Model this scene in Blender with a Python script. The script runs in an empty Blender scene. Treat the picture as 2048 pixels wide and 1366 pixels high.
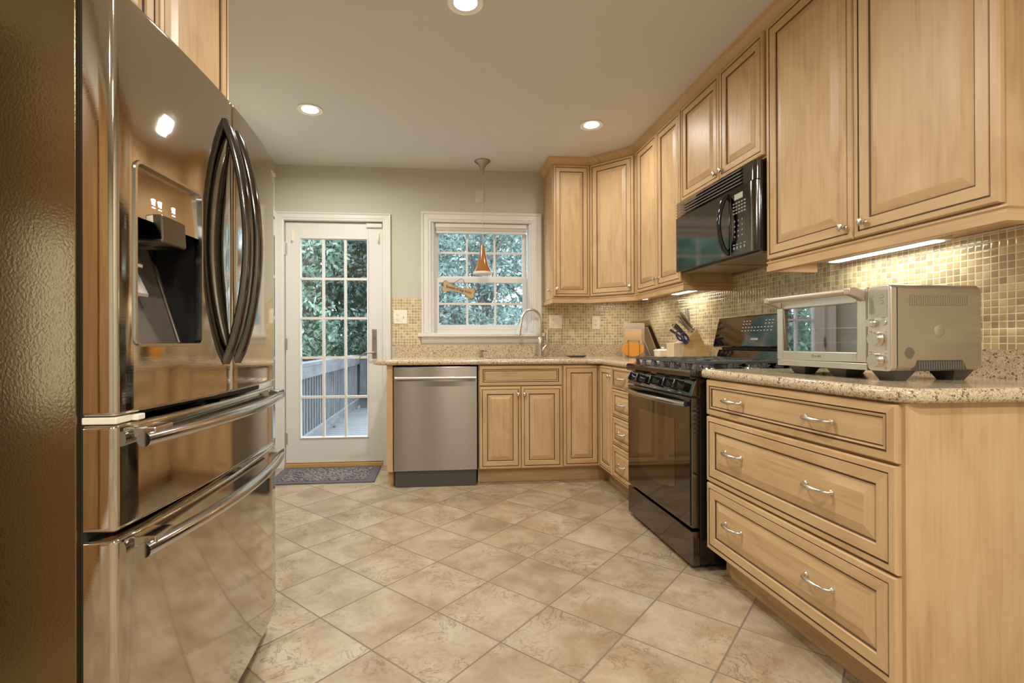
import bpy, math, random
import numpy as np
from mathutils import Matrix, Vector
random.seed(7); rng = np.random.default_rng(11)
S = bpy.context.scene
COL = S.collection
PI = math.pi
R = math.radians

# ------------------------------------------------------------------ camera
F_PX, CX, CY, YAW, PITCH, ROLL, CAM_H = 993.9, 968.9, 683.6, 5.403, 0.115, -0.188, 1.035
a, b, r = R(YAW), R(PITCH), R(ROLL)
fw = Vector((math.sin(a)*math.cos(b), math.cos(a)*math.cos(b), math.sin(b)))
r0 = Vector((math.cos(a), -math.sin(a), 0))
u0 = Vector((-math.sin(a)*math.sin(b), -math.cos(a)*math.sin(b), math.cos(b)))
rt = r0*math.cos(r)+u0*math.sin(r); up = -r0*math.sin(r)+u0*math.cos(r)
cam_d = bpy.data.cameras.new('camera'); cam = bpy.data.objects.new('camera', cam_d); COL.objects.link(cam)
M = Matrix((rt, up, -fw)).transposed().to_4x4(); M.translation = (0, 0, CAM_H)
cam.matrix_world = M
cam_d.sensor_width = 36; cam_d.lens = F_PX*36/2048
cam_d.shift_x = (1024-CX)/2048; cam_d.shift_y = (CY-683)/2048
cam_d.clip_start = 0.02; cam_d.clip_end = 200
S.camera = cam
# ------------------------------------------------------------------ view, world
S.view_settings.view_transform = 'Standard'; S.view_settings.look = 'None'
S.view_settings.gamma = 1; S.view_settings.use_curve_mapping = False
S.view_settings.exposure = 0.38
S.cycles.use_denoising = True
S.cycles.max_bounces = 10; S.cycles.diffuse_bounces = 5; S.cycles.glossy_bounces = 5; S.cycles.transparent_max_bounces = 12
S.cycles.sample_clamp_indirect = 6
W = bpy.data.worlds.new('overcast_sky'); S.world = W; W.use_nodes = True
bg = W.node_tree.nodes['Background']; bg.inputs[0].default_value = (0.80, 0.90, 1.0, 1); bg.inputs[1].default_value = 5.0

LAMP = (1.0, 0.95, 0.885)
def area(name, loc, rot, power, sx, sy=None, color=LAMP, disk=False, spread=PI):
    l = bpy.data.lights.new(name, 'AREA'); l.energy = power; l.color = color
    l.shape = 'DISK' if disk else 'RECTANGLE'; l.size = sx
    if not disk: l.size_y = sy or sx
    l.spread = spread
    o = bpy.data.objects.new(name, l); o.location = loc; o.rotation_euler = rot; COL.objects.link(o); return o

# ------------------------------------------------------------------ materials
def nt(name):
    m = bpy.data.materials.new(name); m.use_nodes = True
    t = m.node_tree; return m, t, t.nodes['Principled BSDF']
def N(t, typ, **kw):
    n = t.nodes.new(typ)
    for k, v in kw.items():
        if k.startswith('i_'):
            k = k[2:]; k = int(k) if k.isdigit() else k.replace('_', ' ')
            n.inputs[k].default_value = v
        else: setattr(n, k, v)
    return n
def L(t, *pairs):
    for o, i in pairs: t.links.new(o, i)
def c4(c): return (c[0], c[1], c[2], 1)
def plain(name, col, rough=.5, metal=0, spec=.5, coat=0, emit=0, ecol=None):
    m, t, p = nt(name)
    p.inputs['Base Color'].default_value = c4(col); p.inputs['Roughness'].default_value = rough
    p.inputs['Metallic'].default_value = metal; p.inputs['Specular IOR Level'].default_value = spec
    p.inputs['Coat Weight'].default_value = coat
    if emit:
        p.inputs['Emission Color'].default_value = c4(ecol or col); p.inputs['Emission Strength'].default_value = emit
    n = N(t, 'ShaderNodeTexNoise', i_Scale=140, i_Detail=3); bm = N(t, 'ShaderNodeBump', i_Strength=.02, i_Distance=.002)
    L(t, (n.outputs[0], bm.inputs['Height']), (bm.outputs[0], p.inputs['Normal']))
    return m
def ramp(t, stops, interp='LINEAR'):
    n = t.nodes.new('ShaderNodeValToRGB'); cr = n.color_ramp; cr.interpolation = interp
    while len(cr.elements) > len(stops): cr.elements.remove(cr.elements[-1])
    while len(cr.elements) < len(stops): cr.elements.new(.5)
    for e, (p, c) in zip(cr.elements, stops): e.position = p; e.color = c4(c)
    return n
def wood(name, c1, c2, c3, rough=.33, su=2.2, sv=34, blot=5.0):
    m, t, p = nt(name)
    uv = N(t, 'ShaderNodeUVMap'); oi = N(t, 'ShaderNodeObjectInfo')
    ad = N(t, 'ShaderNodeVectorMath', operation='MULTIPLY_ADD'); ad.inputs[1].default_value = (1, 1, 1)
    sc = N(t, 'ShaderNodeMath', operation='MULTIPLY', i_1=37.0); cb = N(t, 'ShaderNodeCombineXYZ')
    L(t, (oi.outputs['Random'], sc.inputs[0]), (sc.outputs[0], cb.inputs[0]), (sc.outputs[0], cb.inputs[1]), (uv.outputs[0], ad.inputs[0]), (cb.outputs[0], ad.inputs[2]))
    mp = N(t, 'ShaderNodeMapping'); mp.inputs['Scale'].default_value = (su, sv, 1)
    g = N(t, 'ShaderNodeTexNoise', i_Scale=1.6, i_Detail=6, i_Roughness=.6, i_Distortion=.35)
    mp2 = N(t, 'ShaderNodeMapping'); mp2.inputs['Scale'].default_value = (blot*.45, blot*1.5, 1)
    b2 = N(t, 'ShaderNodeTexNoise', i_Scale=1.2, i_Detail=3, i_Roughness=.55, i_Distortion=.8)
    mx = N(t, 'ShaderNodeMix', i_Factor=.58); mx.data_type = 'FLOAT'
    L(t, (ad.outputs[0], mp.inputs[0]), (mp.outputs[0], g.inputs['Vector']), (ad.outputs[0], mp2.inputs[0]), (mp2.outputs[0], b2.inputs['Vector']),
      (g.outputs[0], mx.inputs[2]), (b2.outputs[0], mx.inputs[3]))
    cr = ramp(t, [(.33, c1), (.5, c2), (.66, c3)])
    L(t, (mx.outputs[0], cr.inputs[0]), (cr.outputs[0], p.inputs['Base Color']))
    p.inputs['Roughness'].default_value = rough; p.inputs['Specular IOR Level'].default_value = .35; p.inputs['Coat Weight'].default_value = .06; p.inputs['Coat Roughness'].default_value = .35
    bm = N(t, 'ShaderNodeBump', i_Strength=.05, i_Distance=.001)
    L(t, (g.outputs[0], bm.inputs['Height']), (bm.outputs[0], p.inputs['Normal']))
    return m
def brushed(name, col, rough, axis=2, amt=.06, metal=1, wav=0, aniso=0):
    m, t, p = nt(name)
    if aniso:
        tg = N(t, 'ShaderNodeTangent', direction_type='RADIAL', axis='Z'); L(t, (tg.outputs[0], p.inputs['Tangent'])); p.inputs['Anisotropic'].default_value = aniso; p.inputs['Anisotropic Rotation'].default_value = 0.25
    tc = N(t, 'ShaderNodeTexCoord'); mp = N(t, 'ShaderNodeMapping')
    s = [6, 6, 6]; s[axis] = 900; mp.inputs['Scale'].default_value = s
    n = N(t, 'ShaderNodeTexNoise', i_Scale=1, i_Detail=2)
    rr = N(t, 'ShaderNodeMapRange', i_3=rough-amt, i_4=rough+amt)
    L(t, (tc.outputs['Object'], mp.inputs[0]), (mp.outputs[0], n.inputs['Vector']), (n.outputs[0], rr.inputs[0]), (rr.outputs[0], p.inputs['Roughness']))
    bm = N(t, 'ShaderNodeBump', i_Strength=.03, i_Distance=.001); L(t, (n.outputs[0], bm.inputs['Height']), (bm.outputs[0], p.inputs['Normal']))
    if wav:
        n2 = N(t, 'ShaderNodeTexNoise', i_Scale=5.5, i_Detail=1); b2 = N(t, 'ShaderNodeBump', i_Strength=wav, i_Distance=.02)
        L(t, (tc.outputs['Object'], n2.inputs['Vector']), (n2.outputs[0], b2.inputs['Height']), (b2.outputs[0], bm.inputs['Normal']))
    p.inputs['Base Color'].default_value = c4(col); p.inputs['Metallic'].default_value = metal
    return m
def m_tilefloor():
    m, t, p = nt('floor_tile'); tc = N(t, 'ShaderNodeTexCoord')
    H = .219
    sx = N(t, 'ShaderNodeSeparateXYZ'); L(t, (tc.outputs['Object'], sx.inputs[0]))
    X = N(t, 'ShaderNodeMath', operation='ADD', i_1=.005+43.8); Y = N(t, 'ShaderNodeMath', operation='ADD', i_1=-1.926)
    L(t, (sx.outputs[0], X.inputs[0]), (sx.outputs[1], Y.inputs[0]))
    U = N(t, 'ShaderNodeMath', operation='ADD'); V = N(t, 'ShaderNodeMath', operation='SUBTRACT')
    L(t, (X.outputs[0], U.inputs[0]), (Y.outputs[0], U.inputs[1]), (X.outputs[0], V.inputs[0]), (Y.outputs[0], V.inputs[1]))
    cb = N(t, 'ShaderNodeCombineXYZ'); masks = []
    for k, q in enumerate((U, V)):
        d = N(t, 'ShaderNodeMath', operation='DIVIDE', i_1=2*H); L(t, (q.outputs[0], d.inputs[0]))
        fl = N(t, 'ShaderNodeMath', operation='FLOOR'); L(t, (d.outputs[0], fl.inputs[0]), (fl.outputs[0], cb.inputs[k]))
        fr = N(t, 'ShaderNodeMath', operation='FRACT'); L(t, (d.outputs[0], fr.inputs[0]))
        s = N(t, 'ShaderNodeMath', operation='SUBTRACT', i_1=.5); L(t, (fr.outputs[0], s.inputs[0]))
        ab = N(t, 'ShaderNodeMath', operation='ABSOLUTE'); L(t, (s.outputs[0], ab.inputs[0])); masks.append(ab)
    mxm = N(t, 'ShaderNodeMath', operation='MAXIMUM'); L(t, (masks[0].outputs[0], mxm.inputs[0]), (masks[1].outputs[0], mxm.inputs[1]))
    gm = N(t, 'ShaderNodeMapRange', i_1=.488, i_2=.4935); L(t, (mxm.outputs[0], gm.inputs[0]))
    wn = N(t, 'ShaderNodeTexWhiteNoise', noise_dimensions='3D'); L(t, (cb.outputs[0], wn.inputs['Vector']))
    off = N(t, 'ShaderNodeVectorMath', operation='MULTIPLY_ADD'); off.inputs[1].default_value = (9, 9, 9)
    L(t, (wn.outputs['Color'], off.inputs[0]), (tc.outputs['Object'], off.inputs[2]))
    n1 = N(t, 'ShaderNodeTexNoise', i_Scale=5.5, i_Detail=5, i_Roughness=.6, i_Distortion=.6); L(t, (off.outputs[0], n1.inputs['Vector']))
    n2 = N(t, 'ShaderNodeTexNoise', i_Scale=9, i_Detail=8, i_Roughness=.62, i_Distortion=1.6); L(t, (off.outputs[0], n2.inputs['Vector']))
    n4 = N(t, 'ShaderNodeTexNoise', i_Scale=70, i_Detail=4); L(t, (off.outputs[0], n4.inputs['Vector']))
    base = ramp(t, [(.32, (.285, .205, .122)), (.5, (.375, .292, .193)), (.68, (.455, .38, .275))]); L(t, (n1.outputs[0], base.inputs[0]))
    vein = ramp(t, [(.472, (0, 0, 0)), (.492, (1, 1, 1)), (.512, (0, 0, 0))]); L(t, (n2.outputs[0], vein.inputs[0]))
    patch = N(t, 'ShaderNodeMapRange', i_1=.52, i_2=.66); L(t, (n1.outputs[0], patch.inputs[0]))
    n3 = N(t, 'ShaderNodeTexNoise', i_Scale=3.3, i_Detail=2); L(t, (off.outputs[0], n3.inputs['Vector']))
    pm = N(t, 'ShaderNodeMapRange', i_1=.44, i_2=.56); L(t, (n3.outputs[0], pm.inputs[0]))
    vm = N(t, 'ShaderNodeMath', operation='MULTIPLY'); L(t, (vein.outputs[0], vm.inputs[0]), (pm.outputs[0], vm.inputs[1]))
    vm2 = N(t, 'ShaderNodeMath', operation='MULTIPLY', i_1=.8); L(t, (vm.outputs[0], vm2.inputs[0]))
    mx = N(t, 'ShaderNodeMix', data_type='RGBA'); mx.inputs[7].default_value = (.115, .07, .035, 1)
    L(t, (vm2.outputs[0], mx.inputs[0]), (base.outputs[0], mx.inputs[6]))
    sp = N(t, 'ShaderNodeMapRange', i_1=.56, i_2=.7, i_4=.3); L(t, (n4.outputs[0], sp.inputs[0]))
    mxs = N(t, 'ShaderNodeMix', data_type='RGBA'); mxs.inputs[7].default_value = (.22, .155, .09, 1); L(t, (sp.outputs[0], mxs.inputs[0]), (mx.outputs[2], mxs.inputs[6]))
    tv = N(t, 'ShaderNodeMapRange', i_3=.9, i_4=1.08); L(t, (wn.outputs['Value'], tv.inputs[0]))
    hs = N(t, 'ShaderNodeHueSaturation', i_Saturation=1.0); L(t, (tv.outputs[0], hs.inputs['Value']), (mxs.outputs[2], hs.inputs['Color']))
    mg = N(t, 'ShaderNodeMix', data_type='RGBA'); mg.inputs[7].default_value = (.19, .145, .098, 1)
    L(t, (gm.outputs[0], mg.inputs[0]), (hs.outputs[0], mg.inputs[6]), (mg.outputs[2], p.inputs['Base Color']))
    rg = N(t, 'ShaderNodeMapRange', i_3=.30, i_4=.7); L(t, (gm.outputs[0], rg.inputs[0]), (rg.outputs[0], p.inputs['Roughness']))
    ht = N(t, 'ShaderNodeMath', operation='MULTIPLY', i_1=-1.0); L(t, (gm.outputs[0], ht.inputs[0]))
    bm = N(t, 'ShaderNodeBump', i_Strength=.5, i_Distance=.003); L(t, (ht.outputs[0], bm.inputs['Height']))
    bm2 = N(t, 'ShaderNodeBump', i_Strength=.12, i_Distance=.003); L(t, (n2.outputs[0], bm2.inputs['Height']), (bm.outputs[0], bm2.inputs['Normal']), (bm2.outputs[0], p.inputs['Normal']))
    return m
def m_mosaic(ax):
    m, t, p = nt('mosaic_tile_'+ax); tc = N(t, 'ShaderNodeTexCoord'); sx = N(t, 'ShaderNodeSeparateXYZ'); L(t, (tc.outputs['Object'], sx.inputs[0]))
    cb = N(t, 'ShaderNodeCombineXYZ'); ms = []
    for k, q in enumerate((sx.outputs[0 if ax == 'x' else 1], sx.outputs[2])):
        ad = N(t, 'ShaderNodeMath', operation='ADD', i_1=10-.012); L(t, (q, ad.inputs[0]))
        d = N(t, 'ShaderNodeMath', operation='DIVIDE', i_1=.024); L(t, (ad.outputs[0], d.inputs[0]))
        fl = N(t, 'ShaderNodeMath', operation='FLOOR'); L(t, (d.outputs[0], fl.inputs[0]), (fl.outputs[0], cb.inputs[k]))
        fr = N(t, 'ShaderNodeMath', operation='FRACT'); L(t, (d.outputs[0], fr.inputs[0]))
        s = N(t, 'ShaderNodeMath', operation='SUBTRACT', i_1=.5); L(t, (fr.outputs[0], s.inputs[0]))
        ab = N(t, 'ShaderNodeMath', operation='ABSOLUTE'); L(t, (s.outputs[0], ab.inputs[0])); ms.append(ab)
    mm = N(t, 'ShaderNodeMath', operation='MAXIMUM'); L(t, (ms[0].outputs[0], mm.inputs[0]), (ms[1].outputs[0], mm.inputs[1]))
    gm = N(t, 'ShaderNodeMapRange', i_1=.425, i_2=.445); L(t, (mm.outputs[0], gm.inputs[0]))
    wn = N(t, 'ShaderNodeTexWhiteNoise'); L(t, (cb.outputs[0], wn.inputs['Vector']))
    cr = ramp(t, [(0, (.50, .40, .225)), (.22, (.60, .52, .30)), (.42, (.39, .31, .185)), (.58, (.46, .36, .205)), (.74, (.36, .295, .185)), (.88, (.48, .40, .22))], 'CONSTANT')
    L(t, (wn.outputs['Value'], cr.inputs[0]))
    nz = N(t, 'ShaderNodeTexNoise', i_Scale=120, i_Detail=2); L(t, (tc.outputs['Object'], nz.inputs['Vector']))
    hv = N(t, 'ShaderNodeMapRange', i_3=.85, i_4=1.15); hs = N(t, 'ShaderNodeHueSaturation'); L(t, (nz.outputs[0], hv.inputs[0]), (hv.outputs[0], hs.inputs['Value']), (cr.outputs[0], hs.inputs['Color']))
    mg = N(t, 'ShaderNodeMix', data_type='RGBA'); mg.inputs[7].default_value = (.80, .73, .52, 1)
    L(t, (gm.outputs[0], mg.inputs[0]), (hs.outputs[0], mg.inputs[6]), (mg.outputs[2], p.inputs['Base Color']))
    rg = N(t, 'ShaderNodeMapRange', i_3=.12, i_4=.8); L(t, (gm.outputs[0], rg.inputs[0]), (rg.outputs[0], p.inputs['Roughness']))
    pw = N(t, 'ShaderNodeMath', operation='POWER', i_1=5.0); dbl = N(t, 'ShaderNodeMath', operation='MULTIPLY', i_1=2.0); ng = N(t, 'ShaderNodeMath', operation='MULTIPLY', i_1=-1.0)
    L(t, (mm.outputs[0], dbl.inputs[0]), (dbl.outputs[0], pw.inputs[0]), (pw.outputs[0], ng.inputs[0]))
    bm = N(t, 'ShaderNodeBump', i_Strength=.6, i_Distance=.002); L(t, (ng.outputs[0], bm.inputs['Height']), (bm.outputs[0], p.inputs['Normal']))
    return m
def m_granite():
    m, t, p = nt('granite'); tc = N(t, 'ShaderNodeTexCoord')
    v = N(t, 'ShaderNodeTexVoronoi', i_Scale=330); v2 = N(t, 'ShaderNodeTexVoronoi', i_Scale=190); n = N(t, 'ShaderNodeTexNoise', i_Scale=42, i_Detail=3)
    L(t, (tc.outputs['Object'], v.inputs['Vector']), (tc.outputs['Object'], v2.inputs['Vector']), (tc.outputs['Object'], n.inputs['Vector']))
    s = N(t, 'ShaderNodeSeparateColor'); L(t, (v.outputs['Color'], s.inputs[0])); s2 = N(t, 'ShaderNodeSeparateColor'); L(t, (v2.outputs['Color'], s2.inputs[0]))
    c = ramp(t, [(0, (.30, .21, .12)), (.10, (.43, .335, .21)), (.28, (.55, .445, .295)), (.54, (.62, .515, .355)), (.82, (.68, .58, .44))], 'CONSTANT'); L(t, (s.outputs[0], c.inputs[0]))
    d = N(t, 'ShaderNodeMapRange', i_1=.10, i_2=.085, i_4=.85); L(t, (s2.outputs[1], d.inputs[0]))
    mx = N(t, 'ShaderNodeMix', data_type='RGBA'); mx.inputs[7].default_value = (.15, .085, .04, 1); L(t, (d.outputs[0], mx.inputs[0]), (c.outputs[0], mx.inputs[6]))
    hv = N(t, 'ShaderNodeMapRange', i_3=.82, i_4=1.16); hs = N(t, 'ShaderNodeHueSaturation'); L(t, (n.outputs[0], hv.inputs[0]), (hv.outputs[0], hs.inputs['Value']), (mx.outputs[2], hs.inputs['Color']), (hs.outputs[0], p.inputs['Base Color']))
    p.inputs['Roughness'].default_value = .13
    return m
def m_glass(name, tint=(.96, .98, .98), refl=.08):
    m = bpy.data.materials.new(name); m.use_nodes = True; t = m.node_tree; t.nodes.clear()
    o = N(t, 'ShaderNodeOutputMaterial'); tr = N(t, 'ShaderNodeBsdfTransparent'); tr.inputs[0].default_value = c4(tint)
    g = N(t, 'ShaderNodeBsdfGlossy'); g.inputs['Roughness'].default_value = 0.0; mx = N(t, 'ShaderNodeMixShader')
    lw = N(t, 'ShaderNodeLayerWeight', i_Blend=.5); mr = N(t, 'ShaderNodeMapRange', i_3=refl, i_4=.7)
    pw = N(t, 'ShaderNodeMath', operation='POWER', i_1=4.0)
    L(t, (lw.outputs['Facing'], pw.inputs[0]), (pw.outputs[0], mr.inputs[0]), (mr.outputs[0], mx.inputs[0]), (tr.outputs[0], mx.inputs[1]), (g.outputs[0], mx.inputs[2]), (mx.outputs[0], o.inputs[0]))
    return m
def m_leaf(name, ca, cb_, cc):
    m, t, p = nt(name); tc = N(t, 'ShaderNodeTexCoord'); n = N(t, 'ShaderNodeTexNoise', i_Scale=6, i_Detail=4); L(t, (tc.outputs['Object'], n.inputs['Vector']))
    c = ramp(t, [(.36, ca), (.5, cb_), (.66, cc)]); L(t, (n.outputs[0], c.inputs[0]), (c.outputs[0], p.inputs['Base Color']))
    p.inputs['Roughness'].default_value = .45
    tl = N(t, 'ShaderNodeBsdfTranslucent'); mx = N(t, 'ShaderNodeMixShader', i_0=.3); L(t, (c.outputs[0], tl.inputs[0]))
    o = t.nodes['Material Output']; L(t, (p.outputs[0], mx.inputs[1]), (tl.outputs[0], mx.inputs[2]), (mx.outputs[0], o.inputs[0]))
    return m
def m_rug():
    m, t, p = nt('woven_rubber_mat'); tc = N(t, 'ShaderNodeTexCoord'); mp = N(t, 'ShaderNodeMapping'); mp.inputs['Scale'].default_value = (1, 1, 1)
    w = N(t, 'ShaderNodeTexWave', wave_type='BANDS', bands_direction='DIAGONAL', i_Scale=11, i_Distortion=9, i_Detail=1, i_Detail_Scale=2.5)
    L(t, (tc.outputs['Object'], w.inputs['Vector']))
    c = ramp(t, [(.35, (.05, .04, .045)), (.6, (.22, .17, .16))]); L(t, (w.outputs[0], c.inputs[0]), (c.outputs[0], p.inputs['Base Color']))
    p.inputs['Roughness'].default_value = .8; bm = N(t, 'ShaderNodeBump', i_Strength=.6, i_Distance=.004); L(t, (w.outputs[0], bm.inputs['Height']), (bm.outputs[0], p.inputs['Normal']))
    return m
def m_pebble(name, col, rough, st=.35):
    m, t, p = nt(name); tc = N(t, 'ShaderNodeTexCoord'); v = N(t, 'ShaderNodeTexNoise', i_Scale=190, i_Detail=2); L(t, (tc.outputs['Object'], v.inputs['Vector']))
    bm = N(t, 'ShaderNodeBump', i_Strength=st, i_Distance=.002); L(t, (v.outputs[0], bm.inputs['Height']), (bm.outputs[0], p.inputs['Normal']))
    p.inputs['Base Color'].default_value = c4(col); p.inputs['Roughness'].default_value = rough; p.inputs['Metallic'].default_value = .85
    return m
MAPLE = wood('maple', (.455, .28, .13), (.56, .377, .192), (.62, .437, .234), .42, su=1.4)
GLAZE = plain('brown_glaze', (.085, .04, .014), .5)
PINE = wood('pine_board', (.50, .31, .13), (.62, .41, .19), (.72, .52, .28), .5)
BLOCKW = wood('block_wood', (.50, .31, .11), (.60, .40, .16), (.68, .48, .22), .45)
PALEWOOD = wood('pale_board', (.58, .43, .26), (.66, .51, .33), (.74, .60, .42), .55)
ORANGEWOOD = wood('orange_board', (.62, .24, .03), (.70, .29, .04), (.76, .36, .07), .45)
OAKDOOR = wood('brown_oak', (.20, .10, .03), (.28, .15, .05), (.36, .2, .07), .4)
DECKW = wood('weathered_decking', (.20, .205, .215), (.255, .26, .27), (.31, .315, .325), .85, 2, 26)
GREYWOOD = wood('weathered_wood', (.15, .155, .175), (.21, .215, .235), (.28, .285, .305), .85, 2, 26)
WHITE = plain('white_paint', (.70, .68, .64), .34)
WALLP = plain('sage_paint', (.52, .505, .415), .6)
CEILP = plain('ceiling_paint', (.67, .66, .635), .75)
PLATE = plain('ivory_plastic', (.82, .76, .62), .35)
SLOT = plain('dark_slot', (.05, .045, .04), .6)
BLACK = plain('black_enamel', (.013, .012, .012), .07, spec=.6)
RANGEB = plain('glossy_black_metal', (.165, .15, .135), .05, 1)
BLACKM = plain('matte_black', (.02, .02, .02), .5)
IRON = plain('cast_iron', (.075, .074, .073), .38)
BGLASS = plain('black_glass', (.17, .157, .142), .02, 1)
CHROME = plain('dark_chrome', (.55, .54, .53), .12, 1)
NICKEL = plain('satin_nickel', (.66, .62, .55), .28, 1)
FRIDGE = brushed('black_stainless', (.58, .54, .48), .04, 2, .01, 1, .02)
FRIDGEH = plain('black_stainless_handle', (.17, .155, .14), .10, 1)
FRSIDE = m_pebble('pebbled_black_steel', (.235, .165, .078), .19, .13)
STEEL = brushed('stainless', (.25, .22, .18), .29, 2, .02, 1, 0, 1.0)
OVENST = brushed('brushed_oven_steel', (.76, .715, .645), .32, 0, .05)
OVENSIDE = plain('taupe_oven_shell', (.50, .455, .37), .24, .75)
GRAN = m_granite(); MOSX = m_mosaic('x'); MOSY = m_mosaic('y'); FLOORM = m_tilefloor()
GLASS = m_glass('window_glass', (.95, .97, .98), .05); OGLASS = m_glass('oven_glass', (.80, .79, .77), .30)
BULB = plain('lit_bulb', (1, .96, .88), .5, emit=14, ecol=(1, .95, .86)); LED = plain('lit_led', (1, 1, 1), .5, emit=9, ecol=(1, .98, .95))
ICON = plain('lit_icon', (.9, .9, 1), .5, emit=1.6, ecol=(.85, .85, 1))
AMBER = plain('amber_glass', (.33, .125, .03), .16, coat=.4); SHADEIN = plain('shade_lip', (.80, .74, .68), .3)
LEAFA = m_leaf('leaf_blue_green', (.11, .17, .16), (.25, .36, .33), (.55, .66, .65)); LEAFB = m_leaf('leaf_green', (.14, .24, .17), (.31, .46, .34), (.58, .72, .58))
BARK = plain('bark', (.13, .11, .11), .9); GRASS = plain('grass', (.16, .24, .12), .9); FENCEM = plain('fence_boards', (.33, .31, .33), .85)
TEXTD = plain('dark_print', (.06, .045, .04), .6); TEXTR = plain('red_print', (.30, .03, .015), .6); TEXTG = plain('grey_print', (.24, .23, .23), .5); TEXTW = plain('pale_print', (.62, .62, .64), .5)
RUG = m_rug(); SIGNM = plain('sign_wood', (.50, .36, .18), .6); SIGNE = plain('sign_edge', (.14, .08, .035), .6); CORD = plain('pale_cord', (.50, .45, .40), .5); BRONZE = plain('brushed_bronze', (.40, .345, .285), .32, .8)
BLUE = plain('blue_plastic', (.035, .04, .13), .35); LCD = plain('lcd_glass', (.36, .36, .28), .2); CERAM = plain('white_ceramic', (.80, .76, .68), .15)
GREYB = plain('grey_plastic_board', (.50, .46, .40), .4); TRAYM = brushed('tray_metal', (.36, .32, .26), .34, 0, .04); DKPL = plain('dark_grey_plastic', (.075, .065, .055), .35); BRASS = plain('threshold_oak', (.50, .31, .12), .4)
FILT = m_pebble('filter_mesh', (.42, .36, .27), .45)

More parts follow.
